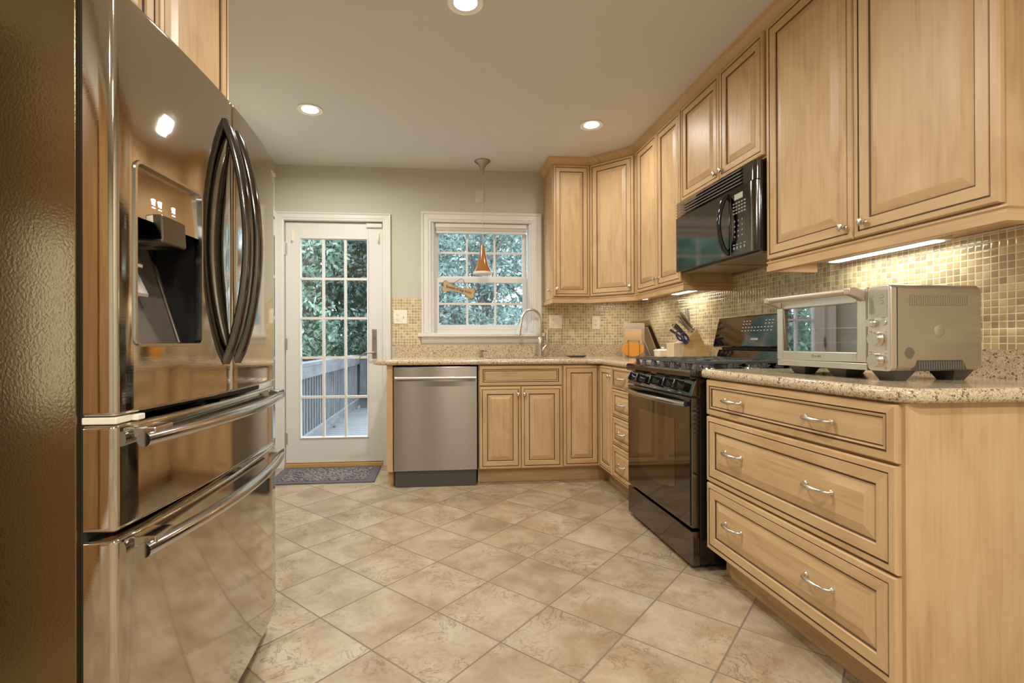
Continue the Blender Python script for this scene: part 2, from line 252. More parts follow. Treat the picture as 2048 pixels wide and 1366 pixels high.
# ------------------------------------------------------------------ mesh building
class MB:
    def __init__(s): s.v = []; s.f = []; s.m = []; s.uv = []
    def face(s, pts, mat=0, g=2, o=(0, 0)):
        i = len(s.v); s.v += [tuple(p) for p in pts]; s.f.append(tuple(range(i, i+len(pts)))); s.m.append(mat)
        oth = [k for k in range(3) if k != g]
        s.uv.append([(p[g]+o[0], p[oth[0]]+p[oth[1]]+o[1]) for p in pts]); return s
    def mesh(s, verts, faces, mat=0, g=2, mats=None):
        i = len(s.v); s.v += [tuple(p) for p in verts]; o = (random.random()*9, random.random()*9); oth = [k for k in range(3) if k != g]
        for n, f in enumerate(faces):
            s.f.append(tuple(i+k for k in f)); s.m.append(mats[n] if mats else mat)
            s.uv.append([(verts[k][g]+o[0], verts[k][oth[0]]+verts[k][oth[1]]+o[1]) for k in f])
        return s
    def box(s, x0, x1, y0, y1, z0, z1, mat=0, g=None):
        if g is None: d = (x1-x0, y1-y0, z1-z0); g = d.index(max(d))
        v = [(x, y, z) for z in (z0, z1) for y in (y0, y1) for x in (x0, x1)]
        return s.mesh(v, [(0, 2, 3, 1), (4, 5, 7, 6), (0, 1, 5, 4), (2, 6, 7, 3), (0, 4, 6, 2), (1, 3, 7, 5)], mat, g)
    def loft(s, rings, cap0=True, cap1=True, mat=0, g=2, closed=True, segm=None):
        n = len(rings[0]); v = [p for r_ in rings for p in r_]; F = []; MM = []
        for k in range(len(rings)-1):
            for j in range(n if closed else n-1):
                j2 = (j+1) % n; F.append((k*n+j, k*n+j2, (k+1)*n+j2, (k+1)*n+j)); MM.append(segm[k] if segm else mat)
        if cap0: F.append(tuple(range(n-1, -1, -1))); MM.append(segm[0] if segm else mat)
        if cap1: F.append(tuple(range((len(rings)-1)*n, len(rings)*n))); MM.append(segm[-1] if segm else mat)
        return s.mesh(v, F, g=g, mats=MM)
    def prism(s, poly, fn, h0, h1, mat=0, g=2):
        return s.loft([[fn(x, y, h0) for x, y in poly], [fn(x, y, h1) for x, y in poly]], mat=mat, g=g)
    def cyl(s, p0, p1, r0, r1=None, n=20, mat=0, cap=True):
        return s.tube([p0, p1], [r0, r0 if r1 is None else r1], n, mat, cap)
    def tube(s, pts, rad, n=10, mat=0, cap=True, flat=1.0, flataxis=None, g=2):
        pts = [Vector(p) for p in pts]; rad = rad if isinstance(rad, (list, tuple)) else [rad]*len(pts)
        rings = []; prev = None
        for i, p in enumerate(pts):
            t = (pts[min(i+1, len(pts)-1)]-pts[max(i-1, 0)]).normalized()
            if prev is None:
                u = Vector(flataxis) if flataxis else (Vector((0, 0, 1)) if abs(t.z) < .9 else Vector((1, 0, 0)))
            else: u = prev
            u = (u-t*u.dot(t)).normalized(); prev = u; w = t.cross(u)
            rings.append([tuple(p+u*math.cos(2*PI*k/n)*rad[i]+w*math.sin(2*PI*k/n)*rad[i]*flat) for k in range(n)])
        return s.loft(rings, cap, cap, mat, g)
    def lathe(s, prof, c=(0, 0, 0), axis=2, n=28, mat=0, mats=None):
        rings = []
        for rr, h in prof:
            q = []
            for k in range(n):
                x, y = rr*math.cos(2*PI*k/n), rr*math.sin(2*PI*k/n)
                p = {2: (x, y, h), 1: (x, h, y), 0: (h, x, y)}[axis]; q.append((c[0]+p[0], c[1]+p[1], c[2]+p[2]))
            rings.append(q)
        return s.loft(rings, prof[0][0] > 1e-4, prof[-1][0] > 1e-4, mat, segm=mats)
    def sweep(s, path, prof, fn=lambda a_, b_, h: (a_, b_, h), closed=False, mat=0, g=None, cap=True):
        P = [Vector(p) for p in path]; n = len(P); off = []
        for i in range(n):
            d = []
            if i > 0 or closed: d.append((P[i]-P[i-1]).normalized())
            if i < n-1 or closed: d.append((P[(i+1) % n]-P[i]).normalized())
            nn = [Vector((q.y, -q.x)) for q in d]
            if len(nn) == 1: off.append(nn[0])
            else:
                m_ = (nn[0]+nn[1]).normalized(); off.append(m_/max(.2, m_.dot(nn[0])))
        rings = [[fn(P[i].x+off[i].x*o, P[i].y+off[i].y*o, h) for o, h in prof] for i in range(n)]
        seq = list(range(n))+([0] if closed else [])
        for k in range(len(seq)-1):
            i, j = seq[k], seq[k+1]; d = Vector(rings[j][0])-Vector(rings[i][0]); gg = max(range(3), key=lambda q: abs(d[q])) if g is None else g
            o = (random.random()*9, random.random()*9)
            for q in range(len(prof)-1): s.face([rings[i][q], rings[j][q], rings[j][q+1], rings[i][q+1]], mat, gg, o)
        if cap and not closed:
            s.face(rings[0][::-1], mat, 2); s.face(rings[-1], mat, 2)
        return s
    def panel(s, x0, x1, z0, z1, y, prof, g=2):
        """rectangular loops (inset, depth, material); front faces -y"""
        o = [(random.random()*9, random.random()*9) for _ in range(5)]
        ring = lambda i, d: [(x0+i, y+d, z0+i), (x1-i, y+d, z0+i), (x1-i, y+d, z1-i), (x0+i, y+d, z1-i)]
        rs = [ring(i, d) for i, d, _ in prof]
        for k in range(len(rs)-1):
            for j in range(4):
                q = (j+1) % 4; s.face([rs[k][j], rs[k][q], rs[k+1][q], rs[k+1][j]], prof[k+1][2], 0 if j in (0, 2) else 2, o[j])
        s.face(rs[-1], 0, g, o[4]); s.face(rs[0][::-1], 0, 2, o[4]); return s
    def build(s, name, mats, parent=None, smooth=35, bevel=0, loc=None):
        me = bpy.data.meshes.new(name); me.from_pydata(s.v, [], s.f)
        for m_ in (mats if isinstance(mats, (list, tuple)) else [mats]): me.materials.append(m_)
        me.polygons.foreach_set('material_index', s.m)
        uvl = me.uv_layers.new(name='UVMap'); flat = [c for f in s.uv for p in f for c in p]; uvl.data.foreach_set('uv', flat)
        import bmesh
        bm = bmesh.new(); bm.from_mesh(me); bmesh.ops.remove_doubles(bm, verts=bm.verts, dist=1e-5)
        bmesh.ops.recalc_face_normals(bm, faces=bm.faces); bm.to_mesh(me); bm.free()
        if smooth:
            me.polygons.foreach_set('use_smooth', [True]*len(me.polygons)); me.set_sharp_from_angle(angle=R(smooth))
        o = bpy.data.objects.new(name, me); COL.objects.link(o)
        if parent: o.parent = parent
        if loc: o.location = loc
        if bevel:
            b_ = o.modifiers.new('edge', 'BEVEL'); b_.width = bevel; b_.segments = 2; b_.limit_method = 'ANGLE'; b_.angle_limit = R(40)
        return o
def tag(o, label=None, cat=None, group=None, kind=None):
    for k, v in (('label', label), ('category', cat), ('group', group), ('kind', kind)):
        if v: o[k] = v
    return o
def thing(name, label, cat, loc=(0, 0, 0), rz=0, group=None):
    o = bpy.data.objects.new(name, None); o.empty_display_size = .05; COL.objects.link(o); o.location = loc; o.rotation_euler = (0, 0, R(rz))
    return tag(o, label, cat, group)
def struct(o): o['kind'] = 'structure'; return o
def copy_tree(o, parent=None):
    c = o.copy(); COL.objects.link(c)
    if parent: c.parent = parent
    for ch in list(o.children): copy_tree(ch, c)
    return c
def text(body, size, mat, parent, name, loc, rot=(PI/2, 0, 0), ext=.0004, align='CENTER', bold=0, sx=1):
    cu = bpy.data.curves.new(name, 'FONT'); cu.body = body; cu.size = size; cu.extrude = ext; cu.align_x = align; cu.align_y = 'CENTER'; cu.offset = bold
    t = bpy.data.objects.new(name, cu); me = bpy.data.meshes.new_from_object(t); bpy.data.objects.remove(t)
    me.materials.clear(); me.materials.append(mat)
    o = bpy.data.objects.new(name, me); COL.objects.link(o); o.parent = parent; o.location = loc; o.rotation_euler = rot; o.scale = (sx, 1, 1); return o

# door / drawer fronts
RAISED = [(0, 0, 0), (0, -.013, 0), (.004, -.019, 0), (.020, -.020, 0), (.0215, -.0165, 1), (.0245, -.0165, 1), (.026, -.0195, 0), (.058, -.0195, 0), (.061, -.0150, 0), (.0635, -.0115, 1), (.0665, -.0115, 1), (.070, -.0125, 0), (.098, -.0195, 0)]
FLAT = [(0, 0, 0), (0, -.013, 0), (.004, -.019, 0), (.025, -.020, 0), (.0268, -.0165, 1), (.030, -.0165, 1), (.0315, -.019, 0), (.037, -.0175, 0), (.038, -.013, 1), (.0405, -.013, 1), (.041, -.013, 0)]
def front(parent, name, x0, x1, z0, z1, style='r', k=1.0, g=2, y=0):
    pr = RAISED if style == 'r' else FLAT
    w = min(x1-x0, z1-z0); k = min(k, w/2*.86/pr[-1][0])
    mb = MB(); mb.panel(x0, x1, z0, z1, y, [(i*k if i > .004 else i, d, m_) for i, d, m_ in pr], g)
    return mb.build(name, [MAPLE, GLAZE], parent, smooth=0)
def knob(parent, x, z, y=-.02):
    mb = MB(); mb.lathe([(.0, -.026), (.008, -.0255), (.0135, -.022), (.0145, -.018), (.012, -.0145), (.0065, -.011), (.0055, -.004), (.009, 0), (.0, 0)], (x, y, z), 1, 20)
    return mb.build('knob', NICKEL, parent)
def pull(parent, x, z, w=.098, y=-.02):
    mb = MB(); h = w/2
    mb.tube([(x-h, y, z), (x-h+.002, y-.014, z), (x-h+.012, y-.024, z), (x-.02, y-.0285, z), (x, y-.0295, z), (x+.02, y-.0285, z), (x+h-.012, y-.024, z), (x+h-.002, y-.014, z), (x+h, y, z)],
            [.0055, .005, .0055, .0075, .008, .0075, .0055, .005, .0055], 12)
    for q in (-h, h): mb.lathe([(.0, -.006), (.006, -.006), (.009, -.002), (.009, 0), (.0, 0)], (x+q, y, z), 1, 16)
    return mb.build('handle', NICKEL, parent)

# ------------------------------------------------------------------ setting
XL, XR, YB, YR, ZC = -1.36, 1.835, 4.281, -2.6, 2.527
struct(MB().box(XL-.2, XR+.2, YR-.2, YB+.16, -.1, 0).build('floor', FLOORM, smooth=0))
struct(MB().box(XL-.2, XR+.2, YR-.2, YB+.16, ZC, ZC+.1).build('ceiling', CEILP, smooth=0))
DX0, DX1, DZ = -1.292, -.440, 2.082
WX0, WX1, WZ0, WZ1 = -.052, .818, 1.108, 2.092
wb = MB()
Y0, Y1 = YB, YB+.13
wb.box(XL-.12, DX0, Y0, Y1, 0, ZC).box(DX0, DX1, Y0, Y1, DZ, ZC).box(DX1, WX0, Y0, Y1, 0, ZC).box(WX0, WX1, Y0, Y1, 0, WZ0).box(WX0, WX1, Y0, Y1, WZ1, ZC).box(WX1, XR+.12, Y0, Y1, 0, ZC)
wall_b = struct(wb.build('wall_back', WALLP, smooth=0))
struct(MB().box(XL-.12, XL, YR-.12, -.71, 0, 2.35).build('wall_left_added_panelling', OAKDOOR, smooth=0))  # unseen brown panelling, added to darken the reflection on the refrigerator's near edge
struct(MB().box(XL-.12, XL, YR-.12, -.71, 2.35, ZC).box(XL-.12, XL, -.71, .11, 2.07, ZC).box(XL-.12, XL, .11, .17, 0, ZC).box(XL-.12, XL, .17, .90, 2.03, ZC).box(XL-.12, XL, .90, YB, 0, ZC).build('wall_left', WALLP, smooth=0))
struct(MB().box(XL-.75, XL-.70, .1, .95, 0, 2.1).box(XL-.70, XL-.12, .11, .16, 0, 2.1).box(XL-.70, XL-.12, .93, .98, 0, 2.1).box(XL-.70, XL-.12, .16, .93, 2.05, 2.1).box(XL-.70, XL-.201, .16, .93, -.05, 0).build('wall_added_cavity', plain('dark_cavity_paint', (.02, .017, .012), .9), smooth=0))  # unseen near-black cavity, added so the refrigerator side mirrors something dark
wall_r = struct(MB().box(XR, XR+.12, YR-.12, YB, 0, ZC).build('wall_right', WALLP, smooth=0))
struct(MB().box(XL, XR, YR-.12, YR, 0, ZC).build('wall_rear', WALLP, smooth=0))
tb = MB(); tb.box(-.382, -.136, YB-.006, YB, 1.0165, 1.418, g=0).box(.896, XR-.006, YB-.006, YB, 1.0165, 1.418, g=0); tb.build('tile_backsplash', MOSX, wall_b, smooth=0)
tb = MB(); tb.box(XR-.006, XR, 1.19, YB-.0001, .90, 1.47, g=1).box(XR-.006, XR, 0.9, 1.19, .90, 1.395, g=1); tb.build('tile_backsplash', MOSY, wall_r, smooth=0)
MB().box(XR-.009, XR, 1.19, 2.14, 1.393, 1.399).build('tile_edge_trim', WHITE, wall_r, smooth=0)
# unseen side door behind the camera, added for brown and golden refrigerator reflections
d2 = thing('added_side_door', None, None, (XL, -.30, 0)); struct(d2)
mb = MB(); mb.box(-.06, -.02, -.405, .17, .005, 2.065, g=2).box(-.06, -.02, .36, .405, .005, 2.065, g=2).box(-.06, -.02, .17, .36, .005, .80, g=2).box(-.06, -.02, .17, .36, 1.46, 2.065, g=2); mb.build('door_slab', OAKDOOR, d2, smooth=0)
MB().box(-.042, -.038, .168, .362, .798, 1.462).build('pane', GLASS, d2, smooth=0)
MB().sweep([(.405, 0), (.405, 2.07), (-.405, 2.07), (-.405, 0)][::-1], [(0, 0), (0, .016), (-.04, .02), (-.055, .012), (-.055, 0)], lambda p, q, h: (h, p, q)).build('door_casing', OAKDOOR, d2, smooth=0)
# baseboards
struct(MB().box(XL, XL+.014, YR, -.70, 0, .1).box(XL, XL+.014, 1.93, YB-.02, 0, .1).build('baseboard_left', WHITE, smooth=0))
struct(MB().box(XR-.014, XR, YR, 1.13, 0, .1).build('baseboard_right', WHITE, smooth=0))
struct(MB().box(XL+.02, XR-.02, YR, YR+.014, 0, .1).build('baseboard_rear', WHITE, smooth=0))

# back door
door = struct(thing('door_1', None, None, (0, 0, 0)))
mb = MB(); CP = [(0, 0), (0, .010), (.008, .013), (.018, .013), (.022, .017), (.050, .018), (.056, .024), (.066, .026), (.066, 0)]
fx = lambda yy: (lambda p, q, h: (p, yy-h, q))
cas = [(DX0+.02, 0), (DX0+.02, DZ-.018), (DX1-.02, DZ-.018), (DX1-.02, 0)]
# outward = left side of a path going up the left jamb -> sweep from the right
MB().sweep(cas, [(-o, h) for o, h in CP], fx(YB)).build('door_casing', WHITE, door, smooth=0)
mb = MB(); mb.box(DX0, DX0+.020, Y0, Y1, 0, DZ).box(DX1-.020, DX1, Y0, Y1, 0, DZ).box(DX0+.02, DX1-.02, Y0, Y1, DZ-.020, DZ)
mb.box(DX0+.02, DX0+.032, Y0+.075, Y1, 0, DZ-.02).box(DX1-.032, DX1-.02, Y0+.075, Y1, 0, DZ-.02).box(DX0+.032, DX1-.032, Y0+.075, Y1, DZ-.032, DZ-.02); mb.build('door_frame', WHITE, door, smooth=0)
SX0, SX1 = -1.268, -.464; GX0, GX1, GZ0, GZ1 = -1.142, -.596, .246, 1.915
YD = YB+.028
mb = MB(); mb.box(SX0, GX0-.012, YD, YD+.042, .03, 2.056).box(GX1+.012, SX1, YD, YD+.042, .03, 2.056).box(GX0-.012, GX1+.012, YD, YD+.042, .03, GZ0-.012).box(GX0-.012, GX1+.012, YD, YD+.042, GZ1+.012, 2.056)
mb.build('door_slab', WHITE, door, smooth=0, bevel=.0015)
mb = MB(); mb.sweep([(GX0, GZ0), (GX1, GZ0), (GX1, GZ1), (GX0, GZ1)], [(.013, 0), (.013, .007), (.006, .009), (0, 0), (.0, -.03)], fx(YD), closed=True)
gw = (GX1-GX0); gh = (GZ1-GZ0)
for k in (1, 2): mb.box(GX0+gw*k/3-.010, GX0+gw*k/3+.010, YD+.004, YD+.034, GZ0, GZ1)
for k in range(1, 5): mb.box(GX0, GX1, YD+.005, YD+.033, GZ0+gh*k/5-.010, GZ0+gh*k/5+.010)
mb.build('muntins', WHITE, door, smooth=0)
MB().box(GX0-.004, GX1+.004, YD+.018, YD+.022, GZ0-.004, GZ1+.004).build('pane', GLASS, door, smooth=0)
for z in (1.83, 1.03, .235):
    mb = MB(); mb.cyl((SX0-.005, YD-.008, z-.05), (SX0-.005, YD-.008, z+.05), .0075, n=12); mb.box(SX0-.003, SX0+.016, YD-.002, YD, z-.048, z+.048)
    for q in (-.05, .05): mb.lathe([(0, q-.006), (.005, q-.004), (.006, q), (.005, q+.004), (0, q+.006)], (SX0-.005, YD-.008, z), 2, 12)
    mb.build('hinge', NICKEL, door)
hp = MB(); hp.box(-.555, -.515, YD-.007, YD, .905, 1.155); hpo = hp.build('handle_plate', BRONZE, door, bevel=.003)
mb = MB(); mb.cyl((-.535, YD-.007, .955), (-.535, YD-.05, .955), .010); mb.tube([(-.535, YD-.046, .955), (-.575, YD-.052, .955), (-.615, YD-.050, .950), (-.645, YD-.046, .925), (-.655, YD-.044, .905)], [.008, .0065, .0055, .005, .004], 10); mb.build('lever', BRONZE, hpo)
MB().cyl((-.535, YD-.007, 1.09), (-.535, YD-.014, 1.09), .014).box(-.538, -.532, YD-.026, YD-.014, 1.078, 1.102).build('deadbolt_turn', BRONZE, hpo)
MB().box(-.600, -.468, YD-.016, YD-.0005, 2.026, 2.054).box(-.600, -.470, YD-.020, YD-.016, 2.018, 2.027).build('draft_latch', WHITE, door, bevel=.002)
MB().box(SX0, SX1, YB-.005, YB+.128, .001, .024).box(SX0, SX1, YB-.012, YB-.0055, .0005, .012).build('threshold', BRASS, door, smooth=0)
for x, w_ in ((-1.207, 'left'), (-.5, 'right')):
    t_ = thing('adhesive_hook', 'small clear white adhesive hook near the door\'s top %s corner' % w_, 'hook', (x, YD, 1.935), 0, 'adhesive hooks on the door')
    MB().box(-.013, .013, -.004, -.0003, -.05, .05).build('backing_plate', PLATE, t_, bevel=.003)
    MB().tube([(0, -.004, .03), (0, -.012, .01), (0, -.016, -.02), (0, -.022, -.036), (0, -.030, -.036), (0, -.034, -.02)], [.008, .008, .008, .007, .006, .005], 10).build('hook', PLATE, t_)

# kitchen window
win = struct(thing('window_1', None, None, (0, 0, 0)))
WC = [(0, 0), (0, .012), (.010, .015), (.018, .012), (.024, .017), (.060, .018), (.068, .026), (.084, .028), (.084, 0)]
MB().sweep([(WX0, WZ0+.012), (WX0, WZ1-.02), (WX1, WZ1-.02), (WX1, WZ0+.012)], [(-o, h) for o, h in WC], fx(YB)).build('window_casing', WHITE, win, smooth=0)
MB().box(-.165, .925, YB-.05, YB-.0, 1.088, 1.118).box(WX0+.001, WX1-.001, YB, YB+.075, 1.109, 1.118).build('window_sill', WHITE, win, smooth=0, bevel=.004)
MB().sweep([(-.135, 1.088), (.895, 1.088)], [(0, 0), (0, .024), (.012, .022), (.022, .014), (.045, .012), (.056, .006), (.056, 0)], fx(YB)).build('apron', WHITE, win, smooth=0)
mb = MB(); mb.box(WX0, WX0+.018, Y0, Y1, WZ0, WZ1).box(WX1-.018, WX1, Y0, Y1, WZ0, WZ1).box(WX0+.018, WX1-.018, Y0, Y1, WZ1-.022, WZ1).box(WX0+.018, WX1-.018, YB+.075, Y1, WZ0, WZ0+.03).box(WX0+.018, WX1-.018, YB+.044, YB+.0749, WZ0+.01, WZ0+.041)
mb.box(WX0+.018, WX0+.030, Y0+.02, Y0+.05, WZ0+.01, WZ1-.022).box(WX1-.030, WX1-.018, Y0+.02, Y0+.05, WZ0+.01, WZ1-.022); mb.build('window_frame', WHITE, win, smooth=0)
def sash(name, x0, x1, z0, z1, y, fr, fb, ft):
    mb = MB(); mb.box(x0, x0+fr, y, y+.03, z0, z1).box(x1-fr, x1, y, y+.03, z0, z1).box(x0+fr, x1-fr, y, y+.03, z0, z0+fb).box(x0+fr, x1-fr, y, y+.03, z1-ft, z1)
    gx0, gx1, gz0, gz1 = x0+fr, x1-fr, z0+fb, z1-ft
    so = mb.build(name, WHITE, win, smooth=0, bevel=.0015)
    m2 = MB()
    for k in (1, 2): m2.box(gx0+(gx1-gx0)*k/3-.009, gx0+(gx1-gx0)*k/3+.009, y+.008, y+.022, gz0, gz1)
    m2.box(gx0, gx1, y+.0085, y+.0215, (gz0+gz1)/2-.009, (gz0+gz1)/2+.009); m2.build('muntins', WHITE, so, smooth=0)
    MB().box(gx0-.003, gx1+.003, y+.0135, y+.0165, gz0-.003, gz1+.003).build('pane', GLASS, so, smooth=0)
    return so
sash('lower_sash', WX0+.030, WX1-.030, 1.150, 1.600, YB+.045, .036, .042, .040)
sash('upper_sash', WX0+.030, WX1-.030, 1.585, 2.068, YB+.080, .036, .034, .034)
bl = thing('window_blind', 'raised white window blind stacked at top of kitchen window', 'blind', (.383, YB+.02, 1.98))
MB().box(-.398, .398, -.008, .03, .052, .088).build('head_rail', WHITE, bl, smooth=0, bevel=.002)
mb = MB()
for k in range(9): mb.box(-.392, .392, -.006, .026, .0235+k*.003, .0253+k*.003)
mb.build('slats', PLATE, bl, smooth=0); MB().box(-.392, .392, -.008, .028, .003, .021).build('bottom_rail', WHITE, bl, smooth=0, bevel=.002)

# ------------------------------------------------------------------ cabinets
def body(parent, w, d, z0, z1, mat=MAPLE, frame=True):
    return MB().box(0, w, .001, d, z0, z1, g=2).build('carcass', mat, parent, smooth=0)
def toe(parent, w, d=.075, x0=0, z1=.114): MB().box(x0, w, d, d+.018, 0, z1, g=0).build('toe_kick', MAPLE, parent, smooth=0)
GB, YF = .606, 3.606   # base depth and front plane of the back run
ep = thing('cabinet_end_panel', 'narrow maple end panel between the glass door and the dishwasher', 'cabinet panel', (-.362, YF, 0))
MB().prism([(0, .114), (0, .874), (.66, .874), (.66, 0), (.075, 0), (.075, .114)], lambda p, q, h: (h, p-.005, q), 0, .042).build('panel', MAPLE, ep, smooth=0)
sb = thing('sink_base_cabinet', 'maple sink base cabinet with two doors under false drawer front', 'cabinet', (.297, YF, 0))
W_ = .622; mb = MB(); mb.box(0, W_, .001, .02, .114, .875, g=0).box(0, .018, .02, .6, .114, .875).box(W_-.018, W_, .02, .6, .114, .875).box(.018, W_-.018, .02, .6, .114, .132); mb.build('carcass', MAPLE, sb, smooth=0)
toe(sb, W_); front(sb, 'false_drawer_front', .005, W_-.005, .722, .868, 'f', 1, 0)
for x0, x1, kx in ((.005, .3095, .2875), (.3125, W_-.005, .3345)): d_ = front(sb, 'door', x0, x1, .118, .716, 'r', .92); knob(d_, kx, .660)
cb_ = thing('base_cabinet', 'narrow maple base cabinet with one tall door in the corner by the sink', 'cabinet', (.919, YF, 0))
body(cb_, .285, .6, .114, .875); toe(cb_, .375); front(cb_, 'door', .004, .281, .122, .868, 'r', .92)
XF = 1.205
cc = thing('base_cabinet', 'narrow maple base cabinet with small knob in the corner beside the four-drawer stack', 'cabinet', (XF, YF-.005, 0), -90)
body(cc, .294, .6, .114, .875); toe(cc, .294, x0=-.09); d_ = front(cc, 'door', .03, .291, .122, .868, 'r', .8); knob(d_, .262, .800)
ds = thing('drawer_cabinet', 'narrow maple four-drawer base cabinet left of the black range', 'cabinet', (XF, 3.303, 0), -90)
W_ = .392; body(ds, W_, .6, .114, .875); toe(ds, W_)
for z0, z1 in ((.724, .868), (.536, .718), (.346, .530), (.118, .340)): d_ = front(ds, 'drawer', .004, W_-.004, z0, z1, 'f' if z0 > .7 else 'r', .62, 0); pull(d_, W_*.46, (z0+z1)/2)
dw_ = thing('drawer_cabinet', 'wide maple three-drawer base cabinet under the toaster oven', 'cabinet', (XF, 2.106, 0), -90)
W_ = .93; mb = MB(); mb.box(0, W_-.02, .001, .6, .114, .875, g=2); mb.build('carcass', MAPLE, dw_, smooth=0); toe(dw_, W_-.018)
MB().prism([(-.002, .0), (-.002, .875), (.622, .875), (.622, 0)], lambda p, q, h: (h, p, q), W_-.0195, W_).build('side_panel', MAPLE, dw_, smooth=0)
for z0, z1 in ((.716, .870), (.424, .708), (.126, .416)):
    d_ = front(dw_, 'drawer', .003, W_-.012, z0, z1, 'f' if z0 > .7 else 'r', 1.0, 0)
    for x in (.205, .655): pull(d_, x, (z0+z1)/2+(.0 if z0 > .7 else .012), .105)

# uppers
ZU0, ZU1 = 1.402, 2.470
ub = thing('wall_cabinet', 'maple wall cabinet with one door to the right of the window', 'cabinet', (.927, 3.943, ZU0))
body(ub, .309, .332, 0, ZU1-ZU0); d_ = front(ub, 'door', .006, .303, .006, ZU1-ZU0-.004, 'r', .85); knob(d_, .03, .062)
kk = MB(); kk.lathe([(0, -.024), (.008, -.0235), (.0125, -.020), (.0125, -.016), (.006, -.010), (.0055, -.002), (.008, 0), (0, 0)], (0, .09, .062), 0, 18); kk.build('knob', NICKEL, ub)
dg = thing('corner_cabinet', 'maple diagonal corner wall cabinet with a single wide door', 'cabinet', (1.236, 3.943, ZU0), -45.5)
Ld = math.hypot(.275, .283)
mb = MB(); inv = Matrix.Rotation(R(45.5), 3, 'Z'); pl = []
for X, Y in ((1.236, 3.944), (1.511, 3.661), (1.834, 3.661), (1.834, 4.279), (1.237, 4.279)): q = inv @ Vector((X-1.236, Y-3.943, 0)); pl.append((q.x, q.y+.001))
mb.prism(pl, lambda p, q, h: (p, q, h), 0, ZU1-ZU0).build('carcass', MAPLE, dg, smooth=0)
d_ = front(dg, 'door', .012, Ld-.014, .006, ZU1-ZU0-.004, 'r', .95); knob(d_, Ld-.045, .062)
ua = thing('wall_cabinet', 'tall maple two-door wall cabinet between corner cabinet and microwave', 'cabinet', (1.511, 3.655, ZU0), -90)
W_ = .726; body(ua, W_, .322, 0, ZU1-ZU0)
for x0, x1, kx in ((.045, .386, .360), (.390, W_-.004, .416)): d_ = front(ua, 'door', x0, x1, .006, ZU1-ZU0-.004, 'r', .95); knob(d_, kx, .070)
um = thing('wall_cabinet', 'short maple two-door wall cabinet above the microwave', 'cabinet', (1.511, 2.928, 1.886), -90)
W_ = .786; body(um, W_, .322, 0, ZU1-1.886)
for x0, x1, kx in ((.006, .419, .394), (.423, W_-.006, .452)): d_ = front(um, 'door', x0, x1, .010, ZU1-1.886-.004, 'r', .95); knob(d_, kx, .050)
un_ = thing('wall_cabinet', 'large maple two-door wall cabinet above the toaster oven', 'cabinet', (1.511, 2.141, ZU0), -90)
W_ = .956; body(un_, W_-.016, .322, 0, ZU1-ZU0)
MB().box(W_-.0155, W_, -.001, .322, -.003, ZU1-ZU0, g=2).build('side_panel', MAPLE, un_, smooth=0)
for x0, x1, kx in ((.012, .482, .449), (.486, W_-.004, .534)): d_ = front(un_, 'door', x0, x1, .004, ZU1-ZU0-.004, 'r', 1.0); knob(d_, kx, .052)
uf = thing('wall_cabinet', 'maple wall cabinet above the refrigerator', 'cabinet', (-.782, .985, 1.80), 90)
W_ = .935; body(uf, W_, .57, 0, ZU1-1.80)
for x0, x1 in ((.006, .464), (.468, W_-.006)): front(uf, 'door', x0, x1, .006, ZU1-1.80-.004, 'r', 1.0)
CR = [(0, 2.452), (.004, 2.456), (.004, 2.468), (.010, 2.476), (.026, 2.492), (.034, 2.506), (.040, 2.5255), (0, 2.5255)]
o = MB().sweep([(.927, YB-.001), (.927, 3.943), (1.236, 3.943), (1.511, 3.66), (1.511, 1.185), (1.834, 1.185)], [(p+.001, h) for p, h in CR]).build('crown_moulding', MAPLE, smooth=0)
tag(o, 'maple crown moulding running along the top of right-hand wall cabinets', 'moulding')
o = MB().sweep([(XL+.001, .985), (-.782, .985), (-.782, 1.92), (XL+.001, 1.92)], [(p+.001, h) for p, h in CR]).build('crown_moulding', MAPLE, smooth=0)
tag(o, 'maple crown moulding above the refrigerator cabinet', 'moulding')
LR = [(0, 1.4015), (.006, 1.4005), (.007, 1.394), (.002, 1.388), (.002, 1.384), (.006, 1.380), (.006, 1.356), (.0, 1.353), (-.018, 1.353), (-.018, 1.4015)]
o = MB().sweep([(.927, YB-.008), (.927, 3.943), (1.236, 3.943), (1.511, 3.66), (1.511, 2.930), (XR-.008, 2.930)], LR).build('light_rail_moulding', MAPLE, smooth=0)
tag(o, 'maple light rail moulding under wall cabinets left of the microwave', 'moulding')
o = MB().sweep([(XR-.10, 2.141), (1.511, 2.141), (1.511, 1.186), (XR-.008, 1.186)], LR).build('light_rail_moulding', MAPLE, smooth=0)
tag(o, 'maple light rail moulding under the large cabinet above toaster oven', 'moulding')

# under-cabinet lights
def ucl(loc, rz, l, label, power):
    t_ = thing('under_cabinet_light', label, 'light', loc, rz, 'slim lights under the wall cabinets')
    MB().box(-l/2-.02, l/2+.02, -.032, .032, -.016, 0).build('housing', WHITE, t_, bevel=.003); MB().box(-l/2, l/2, -.022, .022, -.0185, -.0162).build('lens', LED, t_, smooth=0)
    area('under_cabinet_glow', (loc[0], loc[1], loc[2]-.0215), (0, 0, R(rz)), power, l, .04, (1, .90, .72)); return t_
ucl((1.735, 1.80, ZU0-.001), 90, .46, 'lit slim light bar under the large cabinet above toaster oven', .85)
ucl((1.735, 3.36, ZU0-.001), 90, .28, 'lit slim light bar under the cabinet left of microwave', .5)
ucl((1.60, 3.97, ZU0-.001), -45, .25, 'lit slim light bar under the diagonal corner cabinet', .8)

